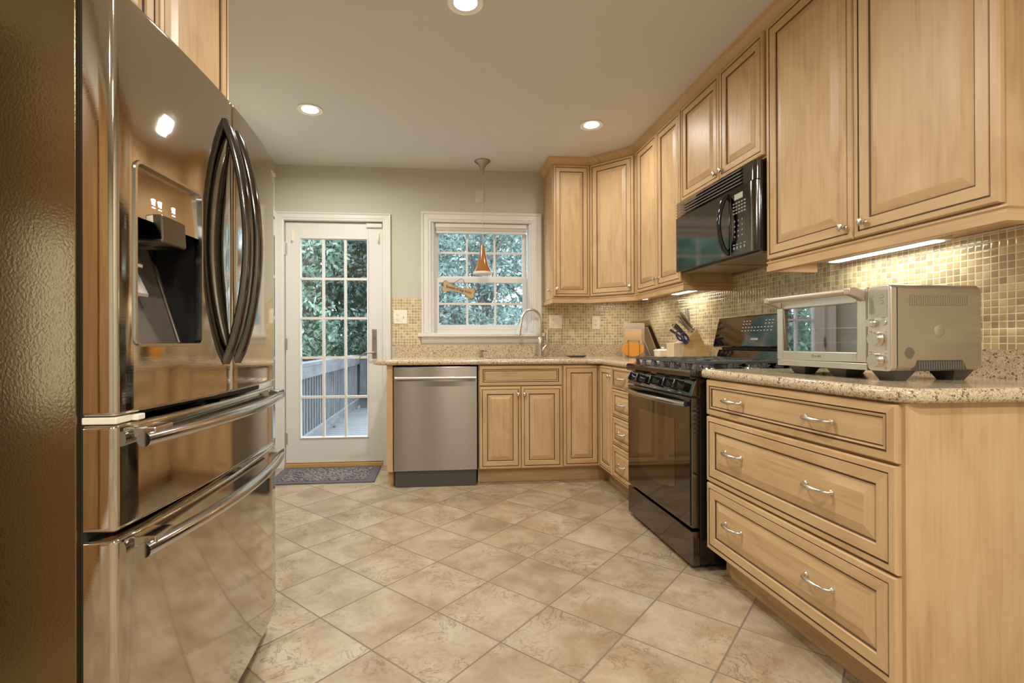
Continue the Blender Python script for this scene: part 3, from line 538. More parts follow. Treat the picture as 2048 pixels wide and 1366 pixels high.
# ------------------------------------------------------------------ countertops
BN = [(0, .914), (.010, .9135), (.016, .910), (.020, .903), (.021, .895), (.020, .887), (.016, .880), (.010, .8765), (0, .876)]
def arc(cx_, cy_, r_, a0, a1, n=8): return [(cx_+r_*math.cos(R(a0+(a1-a0)*k/n)), cy_+r_*math.sin(R(a0+(a1-a0)*k/n))) for k in range(n+1)]
ct = thing('countertop', 'L-shaped tan granite countertop around the sink and corner', 'countertop', (.4, 3.9, .876))
ox = lambda p, q, h: (p-.4, q-3.9, h-.876)
edge = [(-.355, YB-.005), (-.355, 3.60)]+arc(-.345, 3.60, .010, 180, 270, 4)+[(1.095, 3.59)]+arc(1.095, 3.49, .10, 90, 0, 8)[1:]+[(1.195, 2.912)]
SKX0, SKX1, SKY0, SKY1 = .36, .86, 3.70, 4.09
poly_l = [(-.355, YB-.005), (-.355, 3.59), (SKX0, 3.59), (SKX0, YB-.005)]
poly_r = [(SKX1, YB-.005), (SKX1, 3.59)]+edge[7:]+[(XR-.007, 2.912), (XR-.007, YB-.005)]
mb = MB()
for pl in (poly_l, poly_r, [(SKX0, 3.59), (SKX1, 3.59), (SKX1, SKY0), (SKX0, SKY0)], [(SKX0, SKY1), (SKX1, SKY1), (SKX1, YB-.005), (SKX0, YB-.005)]):
    mb.prism(pl, ox, .876, .914)
mb.sweep(edge, BN, ox); mb.build('slab', GRAN, ct, smooth=40)
MB().box(-.355-.4, XR-.028-.4, YB-.027-3.9, YB-.0005-3.9, .0382, .140).box(XR-.027-.4, XR-.0065-.4, 2.935-3.9, YB-.0005-3.9, .0382, .140).build('upstand', GRAN, ct, smooth=0)
mb = MB(); z = -.16; mb.box(SKX0-.4+.001, SKX0-.4+.012, SKY0-3.9, SKY1-3.9, z, 0).box(SKX1-.4-.012, SKX1-.4-.001, SKY0-3.9, SKY1-3.9, z, 0).box(SKX0-.4, SKX1-.4, SKY0-3.9+.001, SKY0-3.9+.012, z, 0).box(SKX0-.4, SKX1-.4, SKY1-3.9-.012, SKY1-3.9-.001, z, 0).box(SKX0-.4, SKX1-.4, SKY0-3.9, SKY1-3.9, z-.01, z); mb.build('sink_basin', STEEL, ct, smooth=0)
c2 = thing('countertop', 'tan granite countertop under the toaster oven, right of the range', 'countertop', (1.5, 1.65, .876))
ox2 = lambda p, q, h: (p-1.5, q-1.65, h-.876)
e2 = [(1.195, 2.120), (1.195, 1.215)]+arc(1.245, 1.215, .05, 180, 270, 6)[1:]+[(XR-.007, 1.165)]
mb = MB(); mb.prism(e2+[(XR-.007, 2.120)], ox2, .876, .914); mb.sweep(e2, BN, ox2); mb.build('slab', GRAN, c2, smooth=40)
MB().box(XR-.030-1.5, XR-.0065-1.5, 1.165-1.65, 2.120-1.65, .0382, .132).build('upstand', GRAN, c2, smooth=0)

# ------------------------------------------------------------------ dishwasher
dwr = thing('dishwasher', 'stainless dishwasher with bar handle beside the glass door', 'dishwasher', (-.316, YF, 0))
MB().box(.003, .600, .012, .58, .02, .868).build('tub', BLACKM, dwr, smooth=0)
dd = MB().box(.003, .601, -.022, .011, .118, .864).build('door', STEEL, dwr, smooth=0, bevel=.003)
MB().box(.012, .592, -.006, .011, .002, .116).build('kick_plate', DKPL, dwr, smooth=0, bevel=.002)
mb = MB(); mb.tube([(.016, -.058, .786), (.590, -.058, .786)], .011, 14)
for x in (.06, .545): mb.cyl((x, -.022, .786), (x, -.055, .786), .008, n=12)
mb.build('handle', NICKEL, dd)

# ------------------------------------------------------------------ refrigerator
fr = thing('refrigerator', 'black stainless French-door refrigerator with ice dispenser and two drawers', 'refrigerator', (-.59, .972, 0), 90)
FWD = .912
yf = lambda x: -.027*(1-((x-FWD/2)/(FWD/2))**2)
mb = MB(); mb.box(0, .03, .066, .735, .02, 1.70).box(FWD-.03, FWD, .066, .735, .02, 1.70).box(.03, FWD-.03, .066, .735, 1.67, 1.70).box(.03, FWD-.03, .066, .735, .02, .07).box(.03, FWD-.03, .70, .735, .07, 1.67); mb.build('case', FRSIDE, fr, smooth=0, bevel=.002)
mb = MB(); mb.box(.010, FWD-.010, .0555, .0655, .08, .895).box(.010, .045, .0555, .0655, .895, 1.69).box(FWD-.045, FWD-.010, .0555, .0655, .895, 1.69).box(.43, .48, .0555, .0655, .895, 1.69).box(.045, FWD-.045, .0555, .0655, 1.66, 1.69); mb.build('gasket', BLACKM, fr, smooth=0)
def fdoor(name, x0, x1, z0, z1, hole=None):
    rr = .012
    xs = [x0+rr+(x1-x0-2*rr)*k/16 for k in range(17)]
    if hole: xs = sorted(set([x for x in xs if abs(x-hole[0]) > .012 and abs(x-hole[1]) > .012]+[hole[0], hole[1]]))
    left = [(x0, .055), (x0, yf(x0)+rr), (x0+rr*.12, yf(x0)+rr*.5), (x0+rr*.5, yf(x0+rr*.5)+rr*.12)]
    right = [(x1-rr*.5, yf(x1-rr*.5)+rr*.12), (x1-rr*.12, yf(x1)+rr*.5), (x1, yf(x1)+rr), (x1, .055)]
    sec = left+[(x, yf(x)) for x in xs]+right
    zs = [z0, z0+.004, z0+.008]+([hole[2], hole[3]] if hole else [])+[z1-.008, z1-.004, z1]
    mb = MB(); rings = []
    for z in zs:
        e = .004 if z in (z0, z1) else 0
        rings.append([(min(max(x, x0+e), x1-e), y+(e if y < .05 else 0), z) for x, y in sec])
    n = len(sec); V = [p for q in rings for p in q]; Fc = []
    for k in range(len(zs)-1):
        for j in range(n-1):
            if hole and zs[k] == hole[2] and sec[j][0] >= hole[0]-1e-6 and sec[j+1][0] <= hole[1]+1e-6 and sec[j][1] < .02: continue
            Fc.append((k*n+j, k*n+j+1, (k+1)*n+j+1, (k+1)*n+j))
        if not hole: Fc.append((k*n+n-1, k*n, (k+1)*n, (k+1)*n+n-1))
    Fc.append(tuple(range(n))); Fc.append(tuple(range((len(zs)-1)*n, len(zs)*n)))
    mb.mesh(V, Fc)
    return mb.build(name, FRIDGE, fr, smooth=50)
HX0, HX1, HZ0, HZ1 = .050, .285, 1.032, 1.394
dl = fdoor('door', .001, .4545, .902, 1.70, (HX0, HX1, HZ0, HZ1)); dr = fdoor('door', .4585, FWD-.001, .902, 1.70)
m1 = fdoor('drawer', .001, FWD-.001, .688, .884); m2 = fdoor('drawer', .001, FWD-.001, .075, .672)
# dispenser
ys = yf(.2)
mb = MB()
RD = .018
rpath = []
for cx_, cz_, a0 in ((HX0+RD, HZ0+RD, 270), (HX0+RD, HZ1-RD, 180), (HX1-RD, HZ1-RD, 90), (HX1-RD, HZ0+RD, 0)): rpath += [(cx_+RD*math.cos(R(a0-15*k)), cz_+RD*math.sin(R(a0-15*k))) for k in range(7)]
for q, (kx_, kz_) in enumerate(((HX0, HZ0), (HX0, HZ1), (HX1, HZ1), (HX1, HZ0))): MB().face([(p_[0], yf(p_[0])+.0002, p_[1]) for p_ in [(kx_, kz_)]+rpath[q*7:q*7+7]]).build('corner_fillet', FRIDGE, dl, smooth=0)
mb.sweep(rpath, [(-.004, -.004), (-.002, .004), (.004, .004), (.006, -.01)], lambda p, q, h: (p, yf(p)-h, q), closed=True); mb.build('dispenser_frame', CHROME, dl, smooth=0)
bz, tz, zp = .028, .105, 1.285
mb = MB(); bk0, bk1 = (HX0, bz, HZ0), (HX1, bz, HZ0); bt0, bt1 = (HX0, tz, zp), (HX1, tz, zp)
f0, f1, f2, f3 = (HX0, yf(HX0)+.002, HZ0), (HX1, yf(HX1)+.002, HZ0), (HX0, yf(HX0)+.002, zp), (HX1, yf(HX1)+.002, zp)
mb.face([bk0, bk1, bt1, bt0], 1).face([f0, bk0, bt0, f2], 0).face([f1, f3, bt1, bk1], 0).face([f0, f1, bk1, bk0], 1).face([f2, bt0, bt1, f3], 0); mb.build('dispenser_cavity', [BLACK, plain('cavity_back', (.13, .11, .09), .28)], dl, smooth=0)
MB().tube([(HX1-.003, bz-.003, HZ0+.004), (HX1-.003, tz-.003, zp)], .0035, 8).build('cavity_trim', CHROME, dl)
mb = MB(); mb.loft([[(HX0+.003, yf(HX0)+.004, zp), (HX1-.003, yf(HX1)+.004, zp), (HX1-.003, .02, zp), (HX0+.003, .02, zp)], [(HX0+.003, yf(HX0)+.009, HZ1-.004), (HX1-.003, yf(HX1)+.009, HZ1-.004), (HX1-.003, .03, HZ1-.004), (HX0+.003, .03, HZ1-.004)]]); cpo = mb.build('control_panel', FRIDGE, dl, smooth=0)
for x, z in ((.118, 1.326), (.139, 1.326), (.186, 1.326)):
    mb = MB(); y = (yf(HX0)+(yf(HX1)-yf(HX0))*(x-HX0)/(HX1-HX0))+.0045; mb.box(x-.005, x+.005, y, y+.002, z+.004, z+.009).box(x-.004, x-.0015, y, y+.002, z-.003, z+.004).box(x+.001, x+.004, y, y+.002, z-.004, z+.004).box(x-.005, x+.005, y, y+.002, z-.010, z-.008); mb.build('lit_icon', ICON, cpo, smooth=0)
mb = MB(); mb.loft([[(.117, ys-.004, 1.246), (.209, ys-.004, 1.246), (.209, .07, 1.246), (.117, .07, 1.246)], [(.114, ys-.007, 1.252), (.212, ys-.007, 1.252), (.212, .07, 1.252), (.114, .07, 1.252)], [(.114, ys-.004, 1.304), (.212, ys-.004, 1.304), (.212, .07, 1.304), (.114, .07, 1.304)]]); mb.build('nozzle_housing', STEEL, dl, smooth=0, bevel=.003)
for x, zt_, zb_ in ((.128, 1.240, 1.196), (.134, 1.196, 1.134)):
    mb = MB(); yy = .058 if zt_ > 1.2 else .050
    mb.loft([[(x-.026, yy, zt_), (x+.020, yy, zt_), (x+.020, yy+.012, zt_), (x-.026, yy+.012, zt_)], [(x-.028, yy-.022, zb_+.008), (x+.027, yy-.022, zb_+.008), (x+.027, yy-.010, zb_+.008), (x-.028, yy-.010, zb_+.008)], [(x-.024, yy-.024, zb_), (x+.023, yy-.024, zb_), (x+.023, yy-.014, zb_), (x-.024, yy-.014, zb_)]]); mb.build('paddle', NICKEL, dl, smooth=0, bevel=.002)
for d_, x in ((dl, .418), (dr, .496)):
    pts = []; rad = []
    for k in range(25):
        s_ = k/24; z = .985+.645*s_; q = math.sin(PI*s_); pts.append((x, yf(x)+.004-.060*q**.75, z)); rad.append(.020)
    MB().tube(pts, rad, 16, flat=.62, flataxis=(1, 0, 0)).build('handle', FRIDGEH, d_)
for d_, z in ((m1, .852), (m2, .640)):
    pts = []
    for k in range(25):
        s_ = k/24; x = .035+.842*s_; pts.append((x, -.030-.044*math.sin(PI*s_)**.9, z))
    h_ = MB().tube(pts, .0145, 16).build('handle', CHROME, d_)
    for x0, x1 in ((.050, .115), (FWD-.115, FWD-.050)): MB().box(x0, x1, -.045, yf(x0)+.004 if x0 < .4 else yf(x1)+.004, z+.002, z+.022).build('handle_bracket', CHROME, d_, smooth=0, bevel=.003)
mb = MB(); mb.box(.004, .05, .0, .06, .8865, .8995).box(.05, .075, -.012, .03, .887, .8985); mb.build('hinge', PLATE, fr, smooth=0, bevel=.002)
MB().box(.03, FWD-.03, .03, .06, .015, .07).build('toe_grille', BLACKM, fr, smooth=0)
for x in (.06, FWD-.06):
    for y in (.1, .66): MB().cyl((x, y, 0), (x, y, .02), .022, n=14).build('foot', BLACKM, fr)
MB().box(.845, .895, yf(.87)-.0035, yf(.87)+.002, 1.640, 1.650).build('badge', NICKEL, dr, smooth=0)

# ------------------------------------------------------------------ gas range
ra = thing('gas_range', 'black gas range with five knobs and glass oven door', 'range', (1.143, 2.903, 0), -90)
RW = .755
MB().box(.004, RW-.004, .040, .655, .025, .872).build('body', BLACK, ra, smooth=0, bevel=.002)
for x in (.05, RW-.05):
    for y in (.08, .6): MB().cyl((x, y, 0), (x, y, .025), .018, n=12).build('foot', BLACKM, ra)
drw = MB().box(.0, RW, .0, .038, .022, .178).build('storage_drawer', RANGEB, ra, smooth=0, bevel=.004)
od = MB().box(.0, RW, .0, .038, .192, .782).build('oven_door', RANGEB, ra, smooth=0, bevel=.004)
mb = MB(); mb.box(.012, RW-.012, -.0035, -.0005, .20, .775); mb.build('door_glass', BGLASS, od, smooth=0)
wnd = []
WXa, WXb, WZa, WZb = .18, .60, .34, .665
for k in range(13): s_ = k/12; wnd.append((WXa+(WXb-WXa)*s_, WZa-.035*math.sin(PI*s_)))
wnd += [(WXb, WZb), (WXa, WZb)]
MB().prism(wnd, lambda p, q, h: (p, h, q), -.0046, -.0037).build('oven_window', plain('tinted_window', (.25, .225, .195), .03, 1), od, smooth=0)
pts = [(.028+.70*k/20, -.014-.040*math.sin(PI*k/20)**.7, .752) for k in range(21)]
hd = MB().tube(pts, .0135, 16).build('handle', plain('gunmetal_bar', (.50, .48, .46), .16, 1), od)
for x in (.040, RW-.040): MB().box(x-.012, x+.012, -.022, -.001, .742, .762).build('handle_bracket', BLACK, od, smooth=0)
mb = MB()
for k in range(7): mb.box(RW-.0005, RW+.0008, .008, .034, .62+k*.02, .628+k*.02)
mb.build('side_vent', BLACKM, od, smooth=0)
cpx = MB().loft([[(x, y, z) for y, z in ((-.004, .790), (.022, .866), (.06, .866), (.06, .790))] for x in (0, RW)]); cp = cpx.build('control_panel', RANGEB, ra, smooth=0, bevel=.002)
tl_ = math.atan2(.026, .076)
for x in (.095, .205, .378, .535, .645):
    mb = MB(); mb.lathe([(0, -.030), (.014, -.030), (.019, -.024), (.021, -.004), (.024, 0), (0, 0)], (0, 0, 0), 1, 24); mb.box(-.0065, .0065, -.042, -.012, -.021, .021)
    k_ = mb.build('knob', BLACK, cp); k_.location = (x, .0085, .828); k_.rotation_euler = (-tl_, 0, 0)
    tk = MB().box(-.0012, .0012, -.0428, -.0418, .002, .020).build('pointer', TEXTW, k_, smooth=0)
for x in (.095, .205, .378, .535, .645): MB().box(x-.012, x+.014, -.0030, -.0015, .7965, .7985).build('knob_mark', TEXTW, cp, smooth=0)
mb = MB(); ckt = [(-.004, .868), (-.010, .878), (-.010, .898), (-.002, .908), (.020, .910), (.030, .904), (.56, .904), (.56, .868)]
mb.loft([[(x, y, z) for y, z in ckt] for x in (-.002, RW+.002)]); ck = mb.build('cooktop', RANGEB, ra, smooth=0, bevel=.002)
bset = [(.175, .165, .045), (.175, .43, .036), (.58, .165, .040), (.58, .43, .050), (.378, .30, .034)]
for x, y, rr in bset:
    b1 = MB().lathe([(rr*1.35, 0), (rr*1.3, .006), (rr*.9, .008), (rr*.9, .018), (0, .018)], (x, y, .9042), 2, 24).build('burner', CHROME, ck)
    MB().lathe([(0, 0), (rr, 0), (rr, .006), (rr*.8, .010), (0, .010)], (x, y, .9224), 2, 24).build('burner_cap', IRON, b1)
mb = MB(); mb.loft([[(x, y, z) for y, z in ((.545, .9045), (.575, .990), (.64, .990), (.655, .9045))] for x in (.002, RW-.002)]); bgo = mb.build('backguard_base', RANGEB, ra, smooth=0, bevel=.003)
MB().box(.02, RW-.02, .585, .635, .9905, 1.003).build('vent_slot', BLACKM, ra, smooth=0)
mb = MB(); mb.loft([[(x, y, z) for y, z in ((.548, 1.004), (.545, 1.012), (.585, 1.178), (.600, 1.184), (.655, 1.184), (.655, 1.004))] for x in (-.010, RW+.010)]); bgp = mb.build('backguard', RANGEB, ra, smooth=0, bevel=.003)
bt = math.atan2(.040, .166)
def onbg(x, z, h=.0): return (x, .545+(z-1.012)*.2410-h*math.cos(bt), z)
def bgq(mb, x0, x1, z0, z1, h): mb.loft([[onbg(x0, z0, 0), onbg(x1, z0, 0), onbg(x1, z1, 0), onbg(x0, z1, 0)], [onbg(x0, z0, h), onbg(x1, z0, h), onbg(x1, z1, h), onbg(x0, z1, h)]])
mb = MB(); bgq(mb, .235, .52, 1.085, 1.165, .0012); mb.build('display_panel', BGLASS, bgp, smooth=0)
mb = MB()
for zi in (1.150, 1.134, 1.115, 1.097):
    for xi in np.arange(.25, .51, .027):
        if .33 < xi < .42 and zi > 1.125: continue
        bgq(mb, xi, xi+.012, zi-.0018, zi+.0018, .0019)
mb.build('button_labels', TEXTW, bgp, smooth=0)
mb = MB(); bgq(mb, .34, .41, 1.132, 1.155, .0019); mb.build('clock_window', plain('clock_glass', (.03, .05, .05), .05), bgp, smooth=0)
text('FRIGIDAIRE', .015, TEXTW, bgp, 'badge', onbg(.378, 1.050, .0012), (PI/2-bt, 0, 0), bold=.0004, sx=.8); text('GALLERY', .007, TEXTG, bgp, 'badge', onbg(.378, 1.036, .0012), (PI/2-bt, 0, 0))
# grates
def grate(x0, label):
    w = .222; t_ = thing('burner_grate', label, 'grate', (0, 0, 0), 0, 'cast iron grates on the gas range')
    t_.location = (1.143+.035, 2.903-x0, .9045); t_.rotation_euler = (0, 0, R(-90))
    mb = MB(); T = .011; y0, y1 = 0, .50; z0, z1 = .030, .043
    for x in (0, w-T): mb.box(x, x+T, y0, y1, z0, z1)
    for y in (y0, (y0+y1)/2-T/2, y1-T): mb.box(T, w-T, y, y+T, z0, z1)
    for yc in (.125, .375):
        mb.box(w/2-T/2, w/2+T/2, yc-.113, yc-.035, z0, z1).box(w/2-T/2, w/2+T/2, yc+.035, yc+.113, z0, z1)
        mb.box(T, w/2-.03, yc-T/2, yc+T/2, z0, z1).box(w/2+.03, w-T, yc-T/2, yc+T/2, z0, z1)
    for x in (0, w-T):
        for y in (0, .162, .325, y1-.026): mb.loft([[(x-.004, y-.004, 0), (x+T+.004, y-.004, 0), (x+T+.004, y+.026, 0), (x-.004, y+.026, 0)], [(x, y+.002, z0), (x+T, y+.002, z0), (x+T, y+.018, z0), (x, y+.018, z0)]])
    for x in (.09,):
        for y in (0, y1-T): mb.loft([[(x, y-.003, 0), (x+.04, y-.003, 0), (x+.04, y+T+.003, 0), (x, y+T+.003, 0)], [(x+.006, y, z0), (x+.034, y, z0), (x+.034, y+T, z0), (x+.006, y+T, z0)]])
    mb.build('frame', IRON, t_, smooth=0, bevel=.002); return t_
grate(.034, 'left cast iron burner grate on the black range'); grate(.266, 'middle cast iron burner grate on the black range'); grate(.498, 'right cast iron burner grate, next to the toaster oven counter')

# ------------------------------------------------------------------ microwave
mw = thing('microwave', 'black over-the-range microwave below the short wall cabinet', 'microwave', (1.461, 2.918, 1.456), -90)
MW, MH = .757, .424
MB().box(0, MW, .026, .368, 0, MH).build('body', BLACK, mw, smooth=0, bevel=.004)
mb = MB(); prof = [(0, .025), (0, .004), (.004, 0), (MW-.03, 0), (MW-.012, .004), (MW-.003, .012), (MW, .025)]
mb.prism(prof, lambda p, q, h: (p, q, h), .334, MH); mb.build('vent_panel', RANGEB, mw, smooth=50)
mb = MB()
for k in range(5): z = .343+k*.0165; mb.loft([[(x, y, zz) for y, zz in ((-.0005, z+.002), (-.009, z-.002), (-.009, z+.003), (-.0005, z+.007))] for x in (.012, MW-.10)])
mb.build('vent_slats', plain('grey_slat', (.16, .15, .14), .25), mw, smooth=0)
md = MB().box(.002, .572, -.006, .0245, .004, .330).build('door', RANGEB, mw, smooth=0, bevel=.003)
MB().box(.010, .560, -.0085, -.0062, .012, .320).build('door_glass', BGLASS, md, smooth=0)
mb = MB(); prof = [(.577, .0245), (.577, -.006), (MW-.04, -.006), (MW-.018, -.003), (MW-.006, .006), (MW, .0245)]
mb.prism(prof, lambda p, q, h: (p, q, h), .004, .330); mp_ = mb.build('control_panel', plain('black_panel', (.14, .13, .115), .10, 1), mw, smooth=50)
MB().box(.605, .672, -.0075, -.0062, .272, .300).build('display', plain('pale_display', (.46, .43, .36), .3), mp_, smooth=0)
BPR = plain('button_print', (.30, .28, .25), .4)
bts = [(x, x+.014, z, z+.007) for z in (.252, .236, .220, .204) for x in np.arange(.592, .70, .022)]
bts += [(x, x+.008, z, z+.008) for z in (.165, .140, .115, .090) for x in (.602, .632, .662)]
for x in (.592, .618, .646, .676): bts += [(x, x+.016, .052, .057), (x+.002, x+.013, .032, .044)]
for x0, x1, z0, z1 in bts: MB().box(x0, x1, -.0072, -.0062, z0, z1).build('button', BPR, mp_, smooth=0)
pts = [(.548, -.006-.050*math.sin(PI*k/18)**.6, .022+.292*k/18) for k in range(19)]
MB().tube(pts, [.012]*19, 14, flat=1.1).build('handle', BLACK, md)
for x in (.03, .40): MB().box(x, x+.33, .05, .33, -.004, -.0005).build('grease_filter', FILT, mw, smooth=0)
MB().box(.004, MW-.004, .028, .366, -.0004, -.0001).build('underside', plain('grey_underside', (.30, .26, .19), .4, .6), mw, smooth=0)
MB().box(.02, MW-.02, .345, .366, -.012, -.0005).build('mounting_rail', NICKEL, mw, smooth=0)

# ------------------------------------------------------------------ toaster oven
to = thing('toaster_oven', 'brushed steel countertop toaster oven with three dials', 'toaster oven', (1.3316, 1.8426, .914), -87.8)
TW, TD, TH = .479, .325, .294; b0 = .030
def rrect(x0, x1, z0, z1, rr, n=5):
    P = []
    for cx_, cz_, a0 in ((x1-rr, z0+rr, -90), (x1-rr, z1-rr, 0), (x0+rr, z1-rr, 90), (x0+rr, z0+rr, 180)): P += [(cx_+rr*math.cos(R(a0+90*k/n)), cz_+rr*math.sin(R(a0+90*k/n))) for k in range(n+1)]
    return P
shell = MB(); rr_ = rrect(0, TW, b0, TH, .018)
rings = [[(x, y, z) for x, z in rrect(e, TW-e, b0+e, TH-e, .018)] for y, e in ((.022, 0), (TD-.018, 0), (TD-.005, .005), (TD, .018))]
n = len(rings[0]); shell.loft(rings, False, True)
inn = [[(x, y, z) for x, z in rrect(.03, .372, b0+.05, TH-.03, .01)] for y in (.022, .26)]
shell.loft([inn[0], inn[1]], False, True)
sh = shell.build('shell', OVENSIDE, to, smooth=40)
# door with window opening
dz0, dz1 = b0+.024, TH-.003; gx0, gx1, gz0, gz1 = .034, .362, .086, .246
tdm = MB(); tdm.box(.002, gx0, 0, .020, dz0, dz1, g=0).box(gx1, .397, 0, .020, dz0, dz1, g=0).box(gx0, gx1, 0, .020, dz0, gz0).box(gx0, gx1, 0, .020, gz1, dz1)
td = tdm.build('door', OVENST, to, smooth=0, bevel=.003)
MB().prism(rrect(gx0, gx1, gz0, gz1, .0001, 1), lambda p, q, h: (p, h, q), .010, .013).build('door_glass', OGLASS, td, smooth=0)
mb = MB(); mb.sweep([(gx0, gz0), (gx1, gz0), (gx1, gz1), (gx0, gz1)], [(0, -.0005), (-.0, .0), (.006, -.009), (.0065, -.0095)], lambda p, q, h: (p, -h, q), closed=True); mb.build('window_bezel', plain('warm_bezel', (.66, .57, .43), .25, .9), td, smooth=0)
MB().box(.003, .397, .001, .0215, b0+.0005, b0+.022).build('crumb_tray', OVENST, to, smooth=0, bevel=.002)
hm = MB(); hm.tube([(.008, -.045, TH-.014), (.385, -.045, TH-.014)], .0105, 14)
for x in (.006, .372): hm.loft([[(x, -.058, TH-.024), (x+.022, -.058, TH-.024), (x+.022, -.058, TH-.004), (x, -.058, TH-.004)], [(x, -.036, TH-.030), (x+.022, -.036, TH-.030), (x+.022, -.036, TH-.001), (x, -.036, TH-.001)], [(x, -.0005, TH-.046), (x+.022, -.0005, TH-.046), (x+.022, -.0005, TH-.012), (x, -.0005, TH-.012)]])
hm.build('handle', plain('champagne_handle', (.56, .50, .40), .3, .6), td, smooth=40, bevel=.003)
text('Breville', .014, TEXTG, td, 'badge', (.198, -.0006, dz0+.016)); text('———  ·  ——', .007, TEXTG, td, 'door_marking', (.20, -.0006, .257))
pnl = MB(); pnl.prism(rrect(.400, TW, b0+.001, TH-.001, .014), lambda p, q, h: (p, h, q), -.001, .0219); pn = pnl.build('control_panel', OVENST, to, smooth=40, bevel=.003)
MB().box(.408, .468, -.0025, -.0012, .196, .278).build('lcd_screen', LCD, pn, smooth=0)
mb = MB()
for k in range(10): mb.box(.414, .424, -.0032, -.0026, .206+k*.006, .2072+k*.006)
for z in (.236, .254): mb.box(.444, .456, -.0032, -.0026, z, z+.0012).box(.444, .456, -.0032, -.0026, z+.010, z+.0112).box(.4555, .457, -.0032, -.0026, z, z+.011)
mb.build('lcd_figures', TEXTG, pn, smooth=0)
def dial(x, z, rr, h):
    mb = MB(); mb.lathe([(0, -h), (rr*.9, -h), (rr, -h+.002), (rr, -.003), (rr*1.06, -.001), (rr*1.06, 0), (0, 0)], (x, -.0012, z), 1, 32); return mb.build('dial', plain('dial_metal', (.74, .70, .62), .2, 1), pn)
dial(.417, .178, .0125, .016); dial(.434, .129, .0205, .018); dial(.434, .063, .0205, .018)
MB().lathe([(0, -.0035), (.0085, -.0035), (.0095, -.002), (.0095, 0), (0, 0)], (.456, -.0012, .179), 1, 24).build('start_button', NICKEL, pn)
mb = MB()
for z in (.15, .11, .098, .085, .04): mb.lathe([(0, -.0012), (.0035, -.0012), (.0035, 0), (0, 0)], (.463, -.001, z), 1, 12)
mb.build('indicator_buttons', OVENSIDE, pn)
for s_, x, z in (('SELECT', .418, .197-.006), ('START', .456, .193), ('TEMP', .412, .152), ('TIME', .412, .088)): text(s_, .0045, TEXTG, pn, 'dial_label', (x, -.0014, z), ext=.0002)
fm = [(.02, .03), (.36, .03), (.02, .25), (.40, .25)]
for x, y in ((.035, .030), (.215, .030), (.390, .030), (.390, .235), (.035, .235)):
    MB().loft([[(x+.012, y+.01, 0), (x+.062, y+.01, 0), (x+.062, y+.05, 0), (x+.012, y+.05, 0)], [(x-.006, y-.005, b0+.004), (x+.080, y-.005, b0+.004), (x+.080, y+.066, b0+.004), (x-.006, y+.066, b0+.004)]]).build('foot', DKPL, to, smooth=0)
sx_ = TW+.0004
mb = MB(); mb.box(TW-.001, sx_, .060, .268, .2285, .262); mb.build('vent_recess', plain('taupe_recess', (.36, .31, .235), .35, .5), to, smooth=0, bevel=.001)
mb = MB()
for k in range(27): y = .064+k*.0076; mb.box(TW-.001, TW+.0022, y, y+.0036, .231, .2595)
mb.build('vent_ribs', OVENSIDE, to, smooth=0)
mb = MB()
for i in range(-5, 6):
    for j in range(-5, 6):
        yy, zz = i*.0034+(.0017 if j % 2 else 0), j*.0031
        if yy*yy+zz*zz < .0175**2: mb.cyl((TW-.0005, .062+yy, .086+zz), (TW+.0006, .062+yy, .086+zz), .0011, n=6)
mb.build('speaker_holes', SLOT, to)
MB().lathe([(0, .0045), (.008, .0040), (.015, .0024), (.019, .0004), (.019, 0), (0, 0)], (TW, .165, .152), 0, 28).build('round_boss', OVENSIDE, to)
mb = MB(); mb.prism([(.075, .034), (.088, .064), (.245, .064), (.262, .034)], lambda p, q, h: (h, p, q), TW-.004, TW+.0006); gr = mb.build('lower_grille', DKPL, to, smooth=0)
mb = MB()
for k in range(19): y = .092+k*.0084; mb.box(TW, TW+.0026, y, y+.0042, .036, .060)
mb.build('grille_ribs', plain('grille_rib', (.16, .14, .11), .4), gr, smooth=0)
def rack(z, hump):
    mb = MB(); y = .034
    mb.tube([(.036, y, z), (.05, y, z), (.058, y, z+hump), (.335, y, z+hump), (.345, y, z), (.362, y, z)], .0022, 8)
    for x in np.arange(.062, .335, .012): mb.cyl((x, y, z+hump), (x, .25, z+hump), .0011, n=6)
    mb.cyl((.036, .25, z), (.362, .25, z), .002, n=8); mb.build('wire_rack', NICKEL, to)
rack(.155, .012); rack(.118, 0)

# ------------------------------------------------------------------ counter-top things
ZT = .9145
fa = thing('faucet', 'brushed nickel gooseneck pull-down faucet behind the sink', 'faucet', (.868, 4.165, ZT))
MB().lathe([(0, 0), (.026, 0), (.026, .004), (.021, .007), (.019, .10), (.0185, .158), (.0150, .165), (0, .166)], (0, 0, 0)).build('base', NICKEL, fa)
arcp = [(.004, 0, .16), (.006, 0, .26)]+[(-.078+.085*math.cos(R(q)), -.028*(1-math.cos(R(q)))*.5, .300+.100*math.sin(R(q))) for q in range(0, 181, 15)]+[(-.170, -.03, .275)]
MB().tube(arcp, .0105, 14).build('spout', NICKEL, fa)
MB().tube([(-.168, -.03, .285), (-.174, -.03, .26), (-.182, -.031, .215), (-.188, -.032, .184)], [.0125, .0145, .0165, .0185], 16).build('spray_head', NICKEL, fa)
MB().tube([(.015, -.0, .045), (.046, -.004, .092), (.055, -.004, .100)], [.0095, .0095, .008], 12).tube([(.058, -.004, .095), (.062, -.004, .125), (.060, -.004, .165), (.064, -.003, .225)], [.009, .012, .0075, .004], 12).build('lever', NICKEL, fa)
so = thing('soap_dispenser', 'small chrome soap dispenser pump left of the sink', 'soap dispenser', (.368, 4.175, ZT))
MB().lathe([(0, 0), (.022, 0), (.022, .004), (.013, .010), (.011, .032), (.014, .036), (.014, .055), (.010, .060), (0, .061)], (0, 0, 0)).build('body', CHROME, so)
